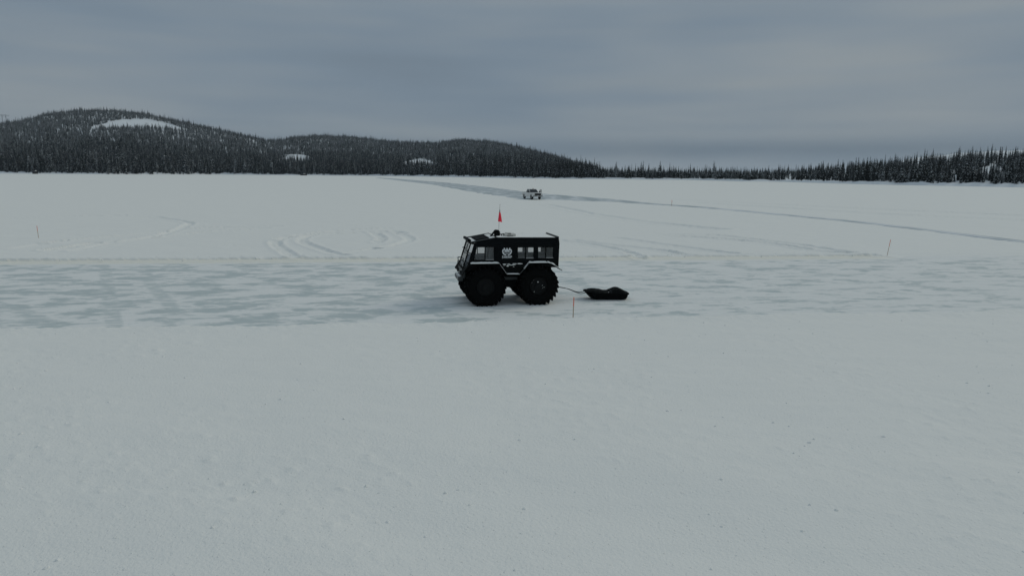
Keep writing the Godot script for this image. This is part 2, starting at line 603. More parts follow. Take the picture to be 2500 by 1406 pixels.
func make_ploughed_road() -> void:
	var w := 2048
	var h := 1024
	var a := FastNoiseLite.new()
	a.seed = 61
	a.frequency = 0.62
	a.fractal_octaves = 6
	a.fractal_gain = 0.62
	a.domain_warp_enabled = true
	a.domain_warp_amplitude = 0.9
	a.domain_warp_frequency = 0.5
	var b := FastNoiseLite.new()
	b.seed = 67
	b.frequency = 0.9
	b.fractal_octaves = 4
	var c := FastNoiseLite.new()
	c.seed = 71
	c.frequency = 0.35
	c.fractal_octaves = 3
	var col := Image.create(w, h, false, Image.FORMAT_RGB8)
	var rgh := Image.create(w, h, false, Image.FORMAT_L8)
	# wheel marks across the ice: polylines in road metres, half width
	var marks := [
		[[-21.1, 7.5, -18.2, 1.0, -15.3, -5.7, -14.0, -8.6], 0.26], [[-19.0, 7.4, -16.5, 1.2, -13.9, -4.1, -12.9, -6.2], 0.26],
		[[-20.9, -3.2, -18.8, -5.0, -15.5, -8.8], 0.30], [[-22.5, -4.2, -19.3, -6.5, -17.3, -8.3, -16.5, -9.1], 0.30]]
	var snow := Color(0.82, 0.835, 0.81)
	var ice := Color(0.535, 0.60, 0.59)
	var wheel_at := []
	for side in [0.95, -0.95]:
		var wp := Vector3(-0.214, 0, -27.94) + Basis(UP, deg_to_rad(11.0)) * Vector3(1.04, 0, side)
		wheel_at.append(road_st(wp.x, wp.z))
	for py in h:
		var t := (float(py) + 0.5) / h * 2.0 * ROAD_T - ROAD_T
		for px in w:
			var s := (float(px) + 0.5) / w * 2.0 * ROAD_S - ROAD_S
			var big := a.get_noise_2d(s * 0.55, t * 1.05)
			var fine := b.get_noise_2d(s * 1.1, t * 2.2)
			var bias := 0.04 - 0.13 * smoothstep(-5.0, 6.0, s) - 0.10 * smoothstep(6.8, 8.4, t) - 0.12 * smoothstep(-7.9, -9.0, t)
			bias -= 0.12 * exp(-(pow((s - 2.0) / 5.0, 2.0) + pow((t + 5.5) / 2.2, 2.0)))
			var v := big + 0.42 * fine + 0.16 * b.get_noise_2d(s * 4.2 + 90.0, t * 7.0) + bias
			var am := smoothstep(-0.02, 0.07, v) * 0.5 + 0.5 * smoothstep(0.08, 0.34, v)
			# thin scrape lines left by the blade
			var ln := c.get_noise_2d(s * 0.35, t * 7.5)
			am = maxf(am, smoothstep(0.32, 0.55, ln + 0.12 * fine) * 0.32)
			if s < -11.0:
				for mk in marks:
					var q: Array = mk[0]
					for i in range(0, q.size() - 2, 2):
						var d := seg_dist(Vector2(s, t), Vector2(q[i], q[i + 1]), Vector2(q[i + 2], q[i + 3]))
						if d < mk[1] * 1.4:
							am = maxf(am, 0.75 * smoothstep(mk[1] * 1.35, mk[1] * 0.7, d + 0.12 * fine) * smoothstep(-0.35, 0.05, fine + 0.8 * ln))
			# tread prints of the big tyres where the vehicle has come from
			for k in 2:
				var along_s: float = s - wheel_at[k].x
				var off: float = absf(t - wheel_at[k].y - along_s * 0.068)
				if along_s > 0.3 and along_s < 26.0 and off < 0.3:
					am = clampf(am * 0.7 + 0.16 * smoothstep(0.0, 0.6, sin(along_s * 30.0 + off * 9.0)) * smoothstep(0.3, 0.22, off) * smoothstep(26.0, 6.0, along_s), 0.0, 1.0)
			var grain := 1.0 + 0.05 * fine
			var cc := snow.lerp(ice, am)
			col.set_pixel(px, py, Color(cc.r * grain, cc.g * grain, cc.b * grain).linear_to_srgb())
			rgh.set_pixel(px, py, Color(lerpf(0.95, 0.5, am), 0, 0))
	var m := mat("road_ice", Color.WHITE, 1.0, 0.0, 0.35)
	m.albedo_texture = ImageTexture.create_from_image(col)
	m.roughness_texture = ImageTexture.create_from_image(rgh)
	m.texture_repeat = true
	var cols := 900
	var rows := 150
	var P := PackedVector3Array()
	var U := PackedVector2Array()
	P.resize(cols * rows)
	U.resize(cols * rows)
	for j in rows:
		var t := lerpf(-9.6, 9.6, float(j) / (rows - 1))
		for i in cols:
			var s := lerpf(-75.0, 75.0, float(i) / (cols - 1))
			var q := road_world(s, t)
			var y := 0.006 * n_rip.get_noise_2d(s * 0.4, t * 1.6) + 0.004 * n_lump.get_noise_2d(s * 0.5, t)
			P[j * cols + i] = Vector3(q.x, y - 0.002, q.y)
			var u := (s + ROAD_S) / (2.0 * ROAD_S)
			U[j * cols + i] = Vector2(u, (t + ROAD_T) / (2.0 * ROAD_T))
	structure("ice_road", grid_mesh(P, PackedColorArray(), U, cols, rows), m)

func make_far_road() -> void:
	# the wide ice road that leaves towards the far shore, and a narrow darker strip along its near bank
	var near := [[-128.0, -660.0], [-96.0, -545.0], [-36.3, -312.0], [-9.7, -182.4], [1.45, -138.9], [8.0, -135.6], [14.0, -132.2], [18.45, -128.7], [23.5, -120.0], [28.6, -110.4], [34.0, -90.6], [37.5, -76.1], [38.5, -63.2], [39.3, -54.0], [39.6, -44.0]]
	var far := [[-136.0, -720.0], [-105.0, -627.0], [-32.4, -370.0], [-7.8, -259.6], [4.3, -195.0], [9.0, -178.0], [13.9, -162.4], [20.5, -143.5], [25.0, -122.5], [30.4, -111.4], [35.6, -91.3], [39.1, -76.6], [40.0, -63.5], [40.7, -54.2], [40.9, -44.0]]
	var a := Curve3D.new()
	var b := Curve3D.new()
	for i in near.size():
		a.add_point(Vector3(near[i][0], 0, near[i][1]))
		b.add_point(Vector3(far[i][0], 0, far[i][1]))
	var P := PackedVector3Array()
	var C := PackedColorArray()
	var cols := 17
	var sub := 24
	var rows := 0
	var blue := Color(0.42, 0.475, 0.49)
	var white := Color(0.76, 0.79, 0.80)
	near.reverse()
	far.reverse()
	a.clear_points()
	b.clear_points()
	for i in near.size():
		a.add_point(Vector3(near[i][0], 0, near[i][1]))
		b.add_point(Vector3(far[i][0], 0, far[i][1]))
	for i in near.size() - 1:
		for k in sub:
			var f := float(k) / sub
			var p := a.get_point_position(i).lerp(a.get_point_position(i + 1), f)
			var q := b.get_point_position(i).lerp(b.get_point_position(i + 1), f)
			var jag := n_edge.get_noise_2d(p.z * 0.5, 8.0)
			for c in cols:
				var u := float(c) / (cols - 1)
				var v := p.lerp(q, u + 0.08 * jag * (1.0 - u) * (1.0 if i > 5 else 0.3))
				v.y = 0.17 if c > 0 and c < cols - 1 else 0.03
				P.append(v)
				var w := n_rip.get_noise_2d(v.x * 0.5, v.z * 0.12) + 0.5 * n_edge.get_noise_2d(v.x, v.z * 0.2)
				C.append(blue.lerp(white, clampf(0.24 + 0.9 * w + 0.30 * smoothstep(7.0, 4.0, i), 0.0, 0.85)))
			rows += 1
	var m := mat("far_ice", Color.WHITE, 0.75, 0.0, 0.3)
	m.vertex_color_use_as_albedo = true
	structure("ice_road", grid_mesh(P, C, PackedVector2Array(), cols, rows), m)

# ------------------------------------------------------------------ hills beyond the shore
func hill_y(az: float, r: float) -> float:
	var r0 := along(SHORE, az, 1)
	var rc := along(CREST, az, 2)
	var e := along(CREST, az, 1)
	if r < r0:
		return lerpf(-0.6, 0.1, clampf((r - r0 + 20.0) / 20.0, 0.0, 1.0))
	var t := (r - r0) / (rc - r0)
	var tt := minf(t, 1.0)
	var el := lerpf(-5.02 / r0, e, pow(tt, 0.92))
	var y := 5.02 + minf(r, rc) * el
	var p := Vector2(sin(deg_to_rad(az)), cos(deg_to_rad(az))) * r
	y += 5.0 * n_hill.get_noise_2d(p.x, p.y) * smoothstep(0.05, 0.5, tt) * smoothstep(1.1, 0.75, tt) * clampf(e * 30.0, 0.15, 1.0)
	y += 1.5 * smoothstep(0.0, 0.015, tt) + 1.3 * n_hill.get_noise_2d(p.x * 9.0, p.y * 9.0) * smoothstep(0.0, 0.02, tt)
	if t > 1.0:
		y -= 0.45 * absf(y) * smoothstep(1.0, 1.9, t) + (r - rc) * 0.01
	return y

func opening(az: float, t: float) -> bool:
	for o in OPENINGS:
		var u: float = (az - o[0]) / o[1]
		if absf(u) < 1.0:
			var lo: float = o[2] + o[4] * u
			var top: float = lerpf(o[3], o[2], u * u * 0.75) + o[4] * u + 0.012 * n_edge.get_noise_2d(az * 6.0, 5.0)
			if t > lo + 0.02 * n_edge.get_noise_2d(az * 9.0, 25.0) and t < top:
				return true
	return false

func make_hills() -> void:
	var cols := 560
	var rows := 64
	var P := PackedVector3Array()
	P.resize(cols * rows)
	for j in rows:
		for i in cols:
			var az := lerpf(-52.0, 52.0, float(i) / (cols - 1))
			var r0 := along(SHORE, az, 1)
			var rc := along(CREST, az, 2)
			var f := float(j) / (rows - 1)
			var r: float
			if j < 10:
				r = r0 - 16.0 + j * 3.2
			else:
				r = lerpf(r0 + 16.0, rc * 1.5, pow(float(j - 10) / (rows - 11), 1.1))
			var y := hill_y(az, r)
			P[j * cols + i] = Vector3(sin(deg_to_rad(az)) * r, y, -cos(deg_to_rad(az)) * r)
	structure("snowy_hills", grid_mesh(P, PackedColorArray(), PackedVector2Array(), cols, rows), M["hill_snow"])
	# the bare fell behind the right-hand wood
	cols = 120
	rows = 30
	P = PackedVector3Array()
	P.resize(cols * rows)
	for j in rows:
		for i in cols:
			var az := lerpf(24.0, 48.0, float(i) / (cols - 1))
			var f := float(j) / (rows - 1)
			var r := lerpf(1050.0, 2100.0, f)
			var e := along(BARE, az, 1)
			var dome := smoothstep(0.0, 0.42, f) * smoothstep(1.0, 0.5, f)
			var y: float = (5.0 + e * 1500.0) * dome - 2.0 + 2.5 * n_hill.get_noise_2d(az * 30.0, r) * dome
			P[j * cols + i] = Vector3(sin(deg_to_rad(az)) * r, y, -cos(deg_to_rad(az)) * r)
	structure("bare_fell", grid_mesh(P, PackedColorArray(), PackedVector2Array(), cols, rows), M["hill_snow"])

# ------------------------------------------------------------------ spruces
func spruce_shapes(sd: int, slim: float, frost: float, bare_foot: float) -> Array:
	# [crown, snow, trunk] for a spruce one metre tall: whorls of drooping roof-shaped branches with gaps between
	var rng := RandomNumberGenerator.new()
	rng.seed = sd
	var cr := begin()
	var sn := begin()
	var tiers := 17
	for k in tiers:
		var f := float(k) / (tiers - 1)
		var y := lerpf(bare_foot, 0.965, pow(f, 0.93))
		var reach := slim * pow(1.0 - f, 0.82) * rng.randf_range(0.7, 1.2) + 0.012
		var n := 7 if f < 0.6 else 5
		var off := rng.randf() * TAU
		for b in n:
			if rng.randf() < 0.12:
				continue
			var a := off + TAU * (b + rng.randf_range(-0.25, 0.25)) / n
			var d := Vector3(cos(a), 0, sin(a))
			var side := Vector3(-d.z, 0, d.x)
			var l := reach * rng.randf_range(0.65, 1.2)
			var w := l * rng.randf_range(0.34, 0.5) + 0.006
			var root := Vector3(0, y + 0.02, 0)
			var mid := d * l * 0.55 + Vector3(0, y - l * 0.22, 0)
			var tip := d * l + Vector3(0, y - l * rng.randf_range(0.35, 0.7), 0)
			var e1 := mid + side * w - Vector3(0, l * 0.22, 0)
			var e2 := mid - side * w - Vector3(0, l * 0.22, 0)
			tri(cr, root, mid, e1)
			tri(cr, mid, tip, e1)
			tri(cr, root, e2, mid)
			tri(cr, mid, e2, tip)
			if rng.randf() < frost:
				var up := Vector3(0, 0.006, 0)
				var q0 := root.lerp(mid, rng.randf_range(0.3, 0.6)) + up
				var q1 := mid.lerp(e1, 0.75) + up
				var q2 := mid.lerp(e2, 0.75) + up
				var q3 := mid.lerp(tip, 0.85) + up
				tri(sn, q0, q3, q1)
				tri(sn, q0, q2, q3)
	# leader
	cyl(cr, Vector3(0, 0.93, 0), Vector3(0, 1.0, 0), 0.008, 0.002, 4)
	var tk := begin()
	cyl(tk, Vector3(0, -0.05, 0), Vector3(0, 0.9, 0), 0.016, 0.004, 5)
	var out := []
	for st in [cr, sn, tk]:
		st.generate_normals()
		out.append(st.commit())
	return out

const PLACES := [[-33.5, "on the left shore below the left pylon"], [-30.5, "on the left shore beside the brown boulder"], [-28.5, "on the left shore under the big clearing's left end"], [-26.5, "on the left shore under the big clearing's middle"], [-24.0, "on the left shore under the big clearing's right end"], [-20.5, "on the left shore below the right-hand pylon"], [-17.7, "on the far shore below the dip between both hills"], [-15.0, "on the far shore below the small clearing"], [-10.0, "on the far shore left of the far ice road"], [-5.0, "on the far shore below the lens-shaped clearing"], [-1.0, "on the far shore left of the white pickup"], [3.5, "on the far shore behind the white pickup"], [7.0, "on the shore at the right foot of the hill"], [11.0, "on the low far shore just right of the hill"], [15.0, "in the middle of the low far shore"], [18.5, "on the low shore at its right end"], [21.0, "on the right shore at the small snowy gap"], [23.5, "on the right shore where the wood rises"], [26.0, "on the right shore above the far faint wheel tracks"], [28.5, "on the right shore behind the leaning stake"], [30.5, "on the right shore where the fell begins"], [32.5, "on the right shore below the bare white fell"], [34.2, "on the right shore below the small glade"], [99.0, "on the shore by the right frame edge"]]

func make_forest() -> void:
	var kinds := []
	for k in [[101, 0.125, 0.14, 0.05], [102, 0.100, 0.20, 0.07], [103, 0.150, 0.28, 0.04], [104, 0.120, 0.48, 0.06], [105, 0.145, 0.75, 0.04]]:
		kinds.append(spruce_shapes(k[0], k[1], k[2], k[3]))
	var rng := RandomNumberGenerator.new()
	rng.seed = 77
	var trees := []   # [size on the eye, kind, x, y, z, height, width, turn, az, t]
	var az := -43.0
	while az < 43.0:
		var r0 := along(SHORE, az, 1)
		var rc := along(CREST, az, 2)
		var e := along(CREST, az, 1)
		var far := rc * 1.04
		var area := (far * far - r0 * r0) * 0.5 * deg_to_rad(0.2)
		var right := smoothstep(15.0, 22.0, az)
		var per := lerpf(17.0, 20.0, right)
		if e < 0.006:
			per = 34.0
		var n := int(area / per + rng.randf())
		for q in n:
			var a := az + rng.randf() * 0.2
			var u := rng.randf()
			# closer along the shore than up the slope
			if rng.randf() < 0.12:
				u *= 0.08
			var r := sqrt(lerpf(pow(r0 + 5.0, 2.0), far * far, u))
			var t := (r - r0) / (rc - r0)
			if opening(a, t):
				continue
			# the wood on the right is broken by small glades
			if a > 18.0 and n_edge.get_noise_2d(a * 2.2, r * 0.02) > 0.32 and rng.randf() < 0.75:
				continue
			var h := (5.5 + 7.5 * pow(rng.randf(), 1.5)) * (1.0 - 0.12 * t) * lerpf(1.3, 0.95, right)
			if e < 0.004 and a < 22.0:
				h *= 0.72
			if right < 0.5:
				h *= lerpf(1.12, 0.72, smoothstep(0.05, 0.7, t))
			if rng.randf() < 0.12:
				h *= 1.45
			if t < 0.02:
				h *= rng.randf_range(0.45, 0.95)
			var fr := clampf(0.06 + 1.0 * smoothstep(0.15, 0.9, t) * clampf(e * 16.0, 0.0, 1.0) + 0.35 * n_hill.get_noise_2d(a * 60.0, r * 0.4), 0.04, 0.9)
			var kind := rng.randi_range(0, 2)
			if rng.randf() < fr:
				kind = rng.randi_range(3, 4)
			var rad := deg_to_rad(a)
			trees.append([h / r * (1.0 if t < 0.25 and t > 0.004 and absf(a) < 35.8 else 0.0), kind, sin(rad) * r, hill_y(a, r) - 0.15, -cos(rad) * r, h, h * rng.randf_range(0.8, 1.3) * (1.0 + 0.15 * smoothstep(0.2, 0.6, t)), rng.randf() * TAU, a, t])
		az += 0.2
	trees.sort_custom(func(p, q): return p[0] > q[0])
	# the 300 that show largest are trees of their own
	for i in mini(300, trees.size()):
		var d: Array = trees[i]
		var look: String = ["dark", "slim dark", "bushy dark", "snow-dusted", "snow-laden"][d[1]]
		var size: String = "very tall" if d[5] > 21.0 else "tall" if d[5] > 18.5 else "fairly tall" if d[5] > 16.0 else "middling" if d[5] > 12.0 else "short"
		var where: String = ""
		for p in PLACES:
			if d[8] < p[0]:
				where = p[1]
				break
		var o := thing("spruce_tree", "%s %s spruce %s" % [size, look, where], "tree", Vector3(d[2], d[3], d[4]), d[7], "spruces along the lake shore")
		o.scale = Vector3(d[6], d[5], d[6])
		var names := ["crown", "snow", "trunk"]
		var mats := ["needles" if d[1] < 3 else "needles_frost", "twig_snow", "bark"]
		var crown: MeshInstance3D
		for k in 3:
			var mi := MeshInstance3D.new()
			mi.name = names[k]
			mi.mesh = kinds[d[1]][k]
			mi.material_override = M[mats[k]]
			if k == 1:
				mi.set_meta("kind", "stuff")
				crown.add_child(mi)
			else:
				o.add_child(mi)
			if k == 0:
				crown = mi
	# the rest reads as one wood
	for kind in 5:
		var xs := []
		for i in range(300, trees.size()):
			if trees[i][1] == kind:
				var d: Array = trees[i]
				xs.append(Transform3D(Basis(UP, d[7]).scaled(Vector3(d[6], d[5], d[6])), Vector3(d[2], d[3], d[4])))
		var am := ArrayMesh.new()
		var mats := ["needles" if kind < 3 else "needles_frost", "twig_snow", "bark"]
		for k in 3:
			am.add_surface_from_arrays(Mesh.PRIMITIVE_TRIANGLES, kinds[kind][k].surface_get_arrays(0))
			am.surface_set_material(k, M[mats[k]])
		var mm := MultiMesh.new()
		mm.transform_format = MultiMesh.TRANSFORM_3D
		mm.mesh = am
		mm.instance_count = xs.size()
		for i in xs.size():
			mm.set_instance_transform(i, xs[i])
		var o := MultiMeshInstance3D.new()
		o.name = numbered("spruce_forest")
		o.multimesh = mm
		o.set_meta("kind", "stuff")
		tag(o, ["dark spruce wood covering the hills across the lake", "slim dark spruces massed on the far hills", "broad spruces lightly dusted with snow on the hills", "frosted grey spruces scattered over the far hills", "snow-laden pale spruces scattered over the far hills"][kind], "forest")
		add_child(o)

# ------------------------------------------------------------------ pylons and boulders far off
func polar(az: float, r: float, y: float) -> Vector3:
	return Vector3(sin(deg_to_rad(az)) * r, y, -cos(deg_to_rad(az)) * r)

func make_pylons() -> void:
	var spots := [[-35.25, 1640.0, 30.0, "grey lattice power pylon on the hilltop at the left frame edge"], [-22.9, 1640.0, 27.0, "grey two-legged power pylon above the trees on the left hill's right slope"]]
	for s in spots:
		var y := hill_y(s[0], s[1])
		var o := thing("power_pylon", s[3], "pylon", polar(s[0], s[1], y - 0.3), deg_to_rad(-s[0]), "pylons on the left hill")
		var h: float = s[2]
		for sx in [-1.0, 1.0]:
			var st := begin()
			for c in [[-0.6, -0.6], [0.6, -0.6], [0.6, 0.6], [-0.6, 0.6]]:
				bar(st, Vector3(sx * 3.2 + c[0], 0, c[1]), Vector3(sx * 2.6 + c[0] * 0.5, h, c[1] * 0.5), 0.22)
			var n := 9
			for k in n:
				var y0 := h * k / n
				var y1 := h * (k + 1) / n
				bar(st, Vector3(sx * 3.2 - 0.5, y0, 0.5), Vector3(sx * 2.9 + 0.5, y1, 0.5), 0.14)
				bar(st, Vector3(sx * 3.2 + 0.5, y0, -0.5), Vector3(sx * 2.9 - 0.5, y1, -0.5), 0.14)
			part(o, "leg", st, "lattice")
		var ca := begin()
		bar(ca, Vector3(-8.0, h - 1.0, 0), Vector3(8.0, h - 1.0, 0), 0.35)
		bar(ca, Vector3(-8.0, h - 1.0, 0), Vector3(-2.6, h - 3.0, 0), 0.2)
		bar(ca, Vector3(8.0, h - 1.0, 0), Vector3(2.6, h - 3.0, 0), 0.2)
		bar(ca, Vector3(-2.6, h - 3.0, 0), Vector3(2.6, h - 3.0, 0), 0.25)
		part(o, "crossarm", ca, "lattice")
		for x in [-7.6, 0.0, 7.6]:
			var ins := begin()
			cyl(ins, Vector3(x, h - 1.2, 0), Vector3(x, h - 3.4, 0), 0.14, 0.14, 6)
			part(o, "insulator", ins, "lattice")

func make_boulders() -> void:
	var rng := RandomNumberGenerator.new()
	rng.seed = 12
	var spots := [[-33.84, 1016.0, Vector3(2.8, 2.9, 2.2), "dark brown boulder at the foot of the spruces near the left frame edge"], [-16.37, 1090.0, Vector3(5.0, 2.0, 2.0), "low dark boulder lying alone on the snow before the middle shore"]]
	for s in spots:
		var o := thing("shore_boulder", s[3], "boulder", polar(s[0], s[1], 0.0), deg_to_rad(-s[0]), "dark boulders on the far shore")
		var st := begin()
		blob(st, Vector3(0, s[2].y * 0.45, 0), s[2], rng, 0.22, 11, 7)
		part(o, "rock", st, "rock")
		var sn := begin(true)
		blob(sn, Vector3(0.3, s[2].y * 1.25, 0), Vector3(s[2].x * 0.5, s[2].y * 0.22, s[2].z * 0.6), rng, 0.15, 10, 6)
		part(o, "snow_cap", sn, "packed_snow")

# ------------------------------------------------------------------ the black balloon-tyre vehicle
const HUB_Y := 0.735

func make_wheel(root: Node3D, x: float, side: float, specks: bool) -> void:
	# wheel: tyre with chevron lugs (one mesh), rim with hub and bolts
	var w := Node3D.new()
	w.name = "wheel"
	w.position = Vector3(x, HUB_Y, side * 0.95)
	w.rotation.y = 0.0 if side > 0 else PI
	root.add_child(w, true)
	var fl := -HUB_Y + 0.004
	var ty := begin()
	var prof := [Vector2(0.33, 0.20), Vector2(0.37, 0.265), Vector2(0.46, 0.297), Vector2(0.56, 0.300), Vector2(0.66, 0.285), Vector2(0.715, 0.25), Vector2(0.740, 0.19), Vector2(0.748, 0.10), Vector2(0.750, 0.0), Vector2(0.748, -0.10), Vector2(0.740, -0.19), Vector2(0.715, -0.25), Vector2(0.66, -0.285), Vector2(0.56, -0.300), Vector2(0.46, -0.297), Vector2(0.37, -0.265), Vector2(0.33, -0.20)]
	lathe_z(ty, prof, 72, fl)
	var lugs := 26
	for i in lugs * 2:
		var sgn := 1.0 if i % 2 == 0 else -1.0
		var ang := TAU * i / (lugs * 2)
		var rot := Basis(Vector3(0, 0, 1), ang)
		# a raked tread bar from the crown to the shoulder, then a block down the sidewall
		var b1 := rot * Basis(Vector3(1, 0, 0), sgn * 0.42)
		for c in [[Vector3(0.765, 0, sgn * 0.135), Vector3(0.085, 0.062, 0.27), b1], [Vector3(0.742, -0.055, sgn * 0.268), Vector3(0.115, 0.072, 0.075), rot * Basis(Vector3(0, 1, 0), -sgn * 0.55)], [Vector3(0.665, -0.055, sgn * 0.292), Vector3(0.09, 0.045, 0.032), rot * Basis(Vector3(0, 1, 0), -sgn * 0.2)]]:
			var ctr: Vector3 = rot * c[0]
			var s: Vector3 = c[1]
			var bb: Basis = c[2]
			var p := []
			for k in 8:
				var v := ctr + bb.x * s.x * (0.5 if k & 1 else -0.5) + bb.y * s.y * ((0.5 if k & 2 else -0.5) * (0.75 if k & 1 else 1.1)) + bb.z * s.z * (0.5 if k & 4 else -0.5)
				v.y = maxf(v.y, fl)
				p.append(v)
			for f in [[0, 2, 3, 1], [4, 5, 7, 6], [0, 1, 5, 4], [2, 6, 7, 3], [0, 4, 6, 2], [1, 3, 7, 5]]:
				quad(ty, p[f[0]], p[f[1]], p[f[2]], p[f[3]])
	part(w, "tyre", ty, "rubber")
	var rm := begin(false)
	lathe_z(rm, [Vector2(0.345, 0.215), Vector2(0.335, 0.245), Vector2(0.318, 0.245), Vector2(0.300, 0.205), Vector2(0.22, 0.20), Vector2(0.13, 0.215), Vector2(0.125, 0.262), Vector2(0.07, 0.272), Vector2(0.0, 0.274)], 40)
	for i in 14:
		var a := TAU * i / 14.0
		cyl(rm, Vector3(cos(a) * 0.327, sin(a) * 0.327, 0.24), Vector3(cos(a) * 0.327, sin(a) * 0.327, 0.262), 0.014, 0.012, 6)
	for i in 6:
		var a := TAU * i / 6.0 + 0.3
		cyl(rm, Vector3(cos(a) * 0.17, sin(a) * 0.17, 0.2), Vector3(cos(a) * 0.17, sin(a) * 0.17, 0.225), 0.018, 0.015, 6)
	part(w, "rim", rm, "rim")
	if specks:
		var rng := RandomNumberGenerator.new()
		rng.seed = 4
		for q in [[-0.02, 0.16, 0.03], [-0.20, 0.24, 0.016], [-0.17, -0.22, 0.018], [0.15, 0.02, 0.016], [0.22, -0.05, 0.015], [0.16, -0.08, 0.012], [-0.26, 0.14, 0.012]]:
			var sp := begin(true)
			blob(sp, Vector3(q[0], q[1], 0.222), Vector3(q[2], q[2] * 0.7, 0.02), rng, 0.3, 6, 4)
			part(w, "snow_speck", sp, "packed_snow")

func side_wall(st: SurfaceTool, z: float, zt: float, th: float) -> void:
	# the flank with its window openings, built of panels butted edge to edge; above the crease it leans in from z to zt
	var s := signf(z)
	var lo := [
		[Vector2(-1.755, 1.37), Vector2(-0.50, 1.37), Vector2(-0.50, 1.74), Vector2(-1.64, 1.74)],
		[Vector2(-0.50, 1.22), Vector2(0.66, 1.22), Vector2(0.66, 1.74), Vector2(-0.50, 1.74)],
		[Vector2(0.66, 1.44), Vector2(1.855, 1.44), Vector2(1.862, 1.74), Vector2(0.66, 1.74)],
		[Vector2(-1.64, 1.74), Vector2(-1.50, 1.74), Vector2(-1.385, 2.28), Vector2(-1.475, 2.28)],
		[Vector2(-0.685, 1.74), Vector2(0.21, 1.74), Vector2(0.21, 2.28), Vector2(-0.685, 2.28)],
		[Vector2(0.21, 1.74), Vector2(0.87, 1.74), Vector2(0.87, 1.79), Vector2(0.21, 1.79)],
		[Vector2(0.21, 2.245), Vector2(0.87, 2.245), Vector2(0.87, 2.28), Vector2(0.21, 2.28)],
		[Vector2(0.87, 1.74), Vector2(1.01, 1.74), Vector2(1.01, 2.28), Vector2(0.87, 2.28)],
		[Vector2(1.01, 1.74), Vector2(1.655, 1.74), Vector2(1.655, 1.79), Vector2(1.01, 1.79)],
		[Vector2(1.01, 2.245), Vector2(1.655, 2.245), Vector2(1.655, 2.28), Vector2(1.01, 2.28)],
		[Vector2(1.655, 1.74), Vector2(1.862, 1.74), Vector2(1.875, 2.28), Vector2(1.655, 2.28)],
		[Vector2(-1.475, 2.28), Vector2(1.875, 2.28), Vector2(1.88, 2.355), Vector2(-1.452, 2.355)],
	]
	for poly in lo:
		prism(st, poly, z - s * th, z)
	# upper band, leaning in to the roof
	var up := [Vector2(-1.452, 2.355), Vector2(1.88, 2.355), Vector2(1.868, 2.580), Vector2(-0.58, 2.600), Vector2(-1.435, 2.415)]
	var f := func(v: Vector2, inset: float) -> Vector3:
		var k: float = (v.y - 2.355) / 0.235
		return Vector3(v.x, v.y, lerpf(z, zt, clampf(k, 0.0, 1.0)) - s * inset)
	for i in range(1, 4):
		tri(st, f.call(up[0], 0.0), f.call(up[i], 0.0), f.call(up[i + 1], 0.0))
		tri(st, f.call(up[0], th), f.call(up[i + 1], th), f.call(up[i], th))

func window(root: Node3D, corners: Array, split: float, z: float, low_light: bool) -> void:
	# a sliding window: frame round the opening, two panes, a middle rail and a lower track
	var s := signf(z)
	var n := Node3D.new()
	n.name = "window"
	root.add_child(n, true)
	var fr := begin()
	for i in 4:
		var a: Vector2 = corners[i]
		var b: Vector2 = corners[(i + 1) % 4]
		bar(fr, Vector3(a.x, a.y, z - s * 0.012), Vector3(b.x, b.y, z - s * 0.012), 0.03, 0.03)
	part(n, "frame", fr, "trim_black")
	# corners run bottom left, bottom right, top right, top left
	var bl: Vector2 = corners[0]
	var br: Vector2 = corners[1]
	var tr: Vector2 = corners[2]
	var tl: Vector2 = corners[3]
	var k0 := (split - bl.x) / (br.x - bl.x)
	var mb := bl.lerp(br, k0)
	var mt := Vector2(split, tl.y)
	var rail := begin()
	bar(rail, Vector3(mb.x, mb.y, z - s * 0.022), Vector3(mt.x, mt.y, z - s * 0.022), 0.035, 0.035)
	part(n, "middle_rail", rail, "trim_black")
	for q in [[[bl, mb, mt, tl], 0.026], [[mb, br, tr, mt], 0.036]]:
		var st := begin()
		var pts := []
		for v in q[0]:
			pts.append(Vector3(v.x, v.y, z - s * q[1]))
		quad(st, pts[0], pts[1], pts[2], pts[3])
		part(n, "pane", st, "glass")
	if low_light:
		var tk := begin()
		bar(tk, Vector3(mb.x + 0.02, mb.y + 0.022, z + s * 0.004), Vector3(br.x - 0.02, br.y + 0.022, z + s * 0.004), 0.02, 0.02)
		part(n, "track", tk, "aluminium")

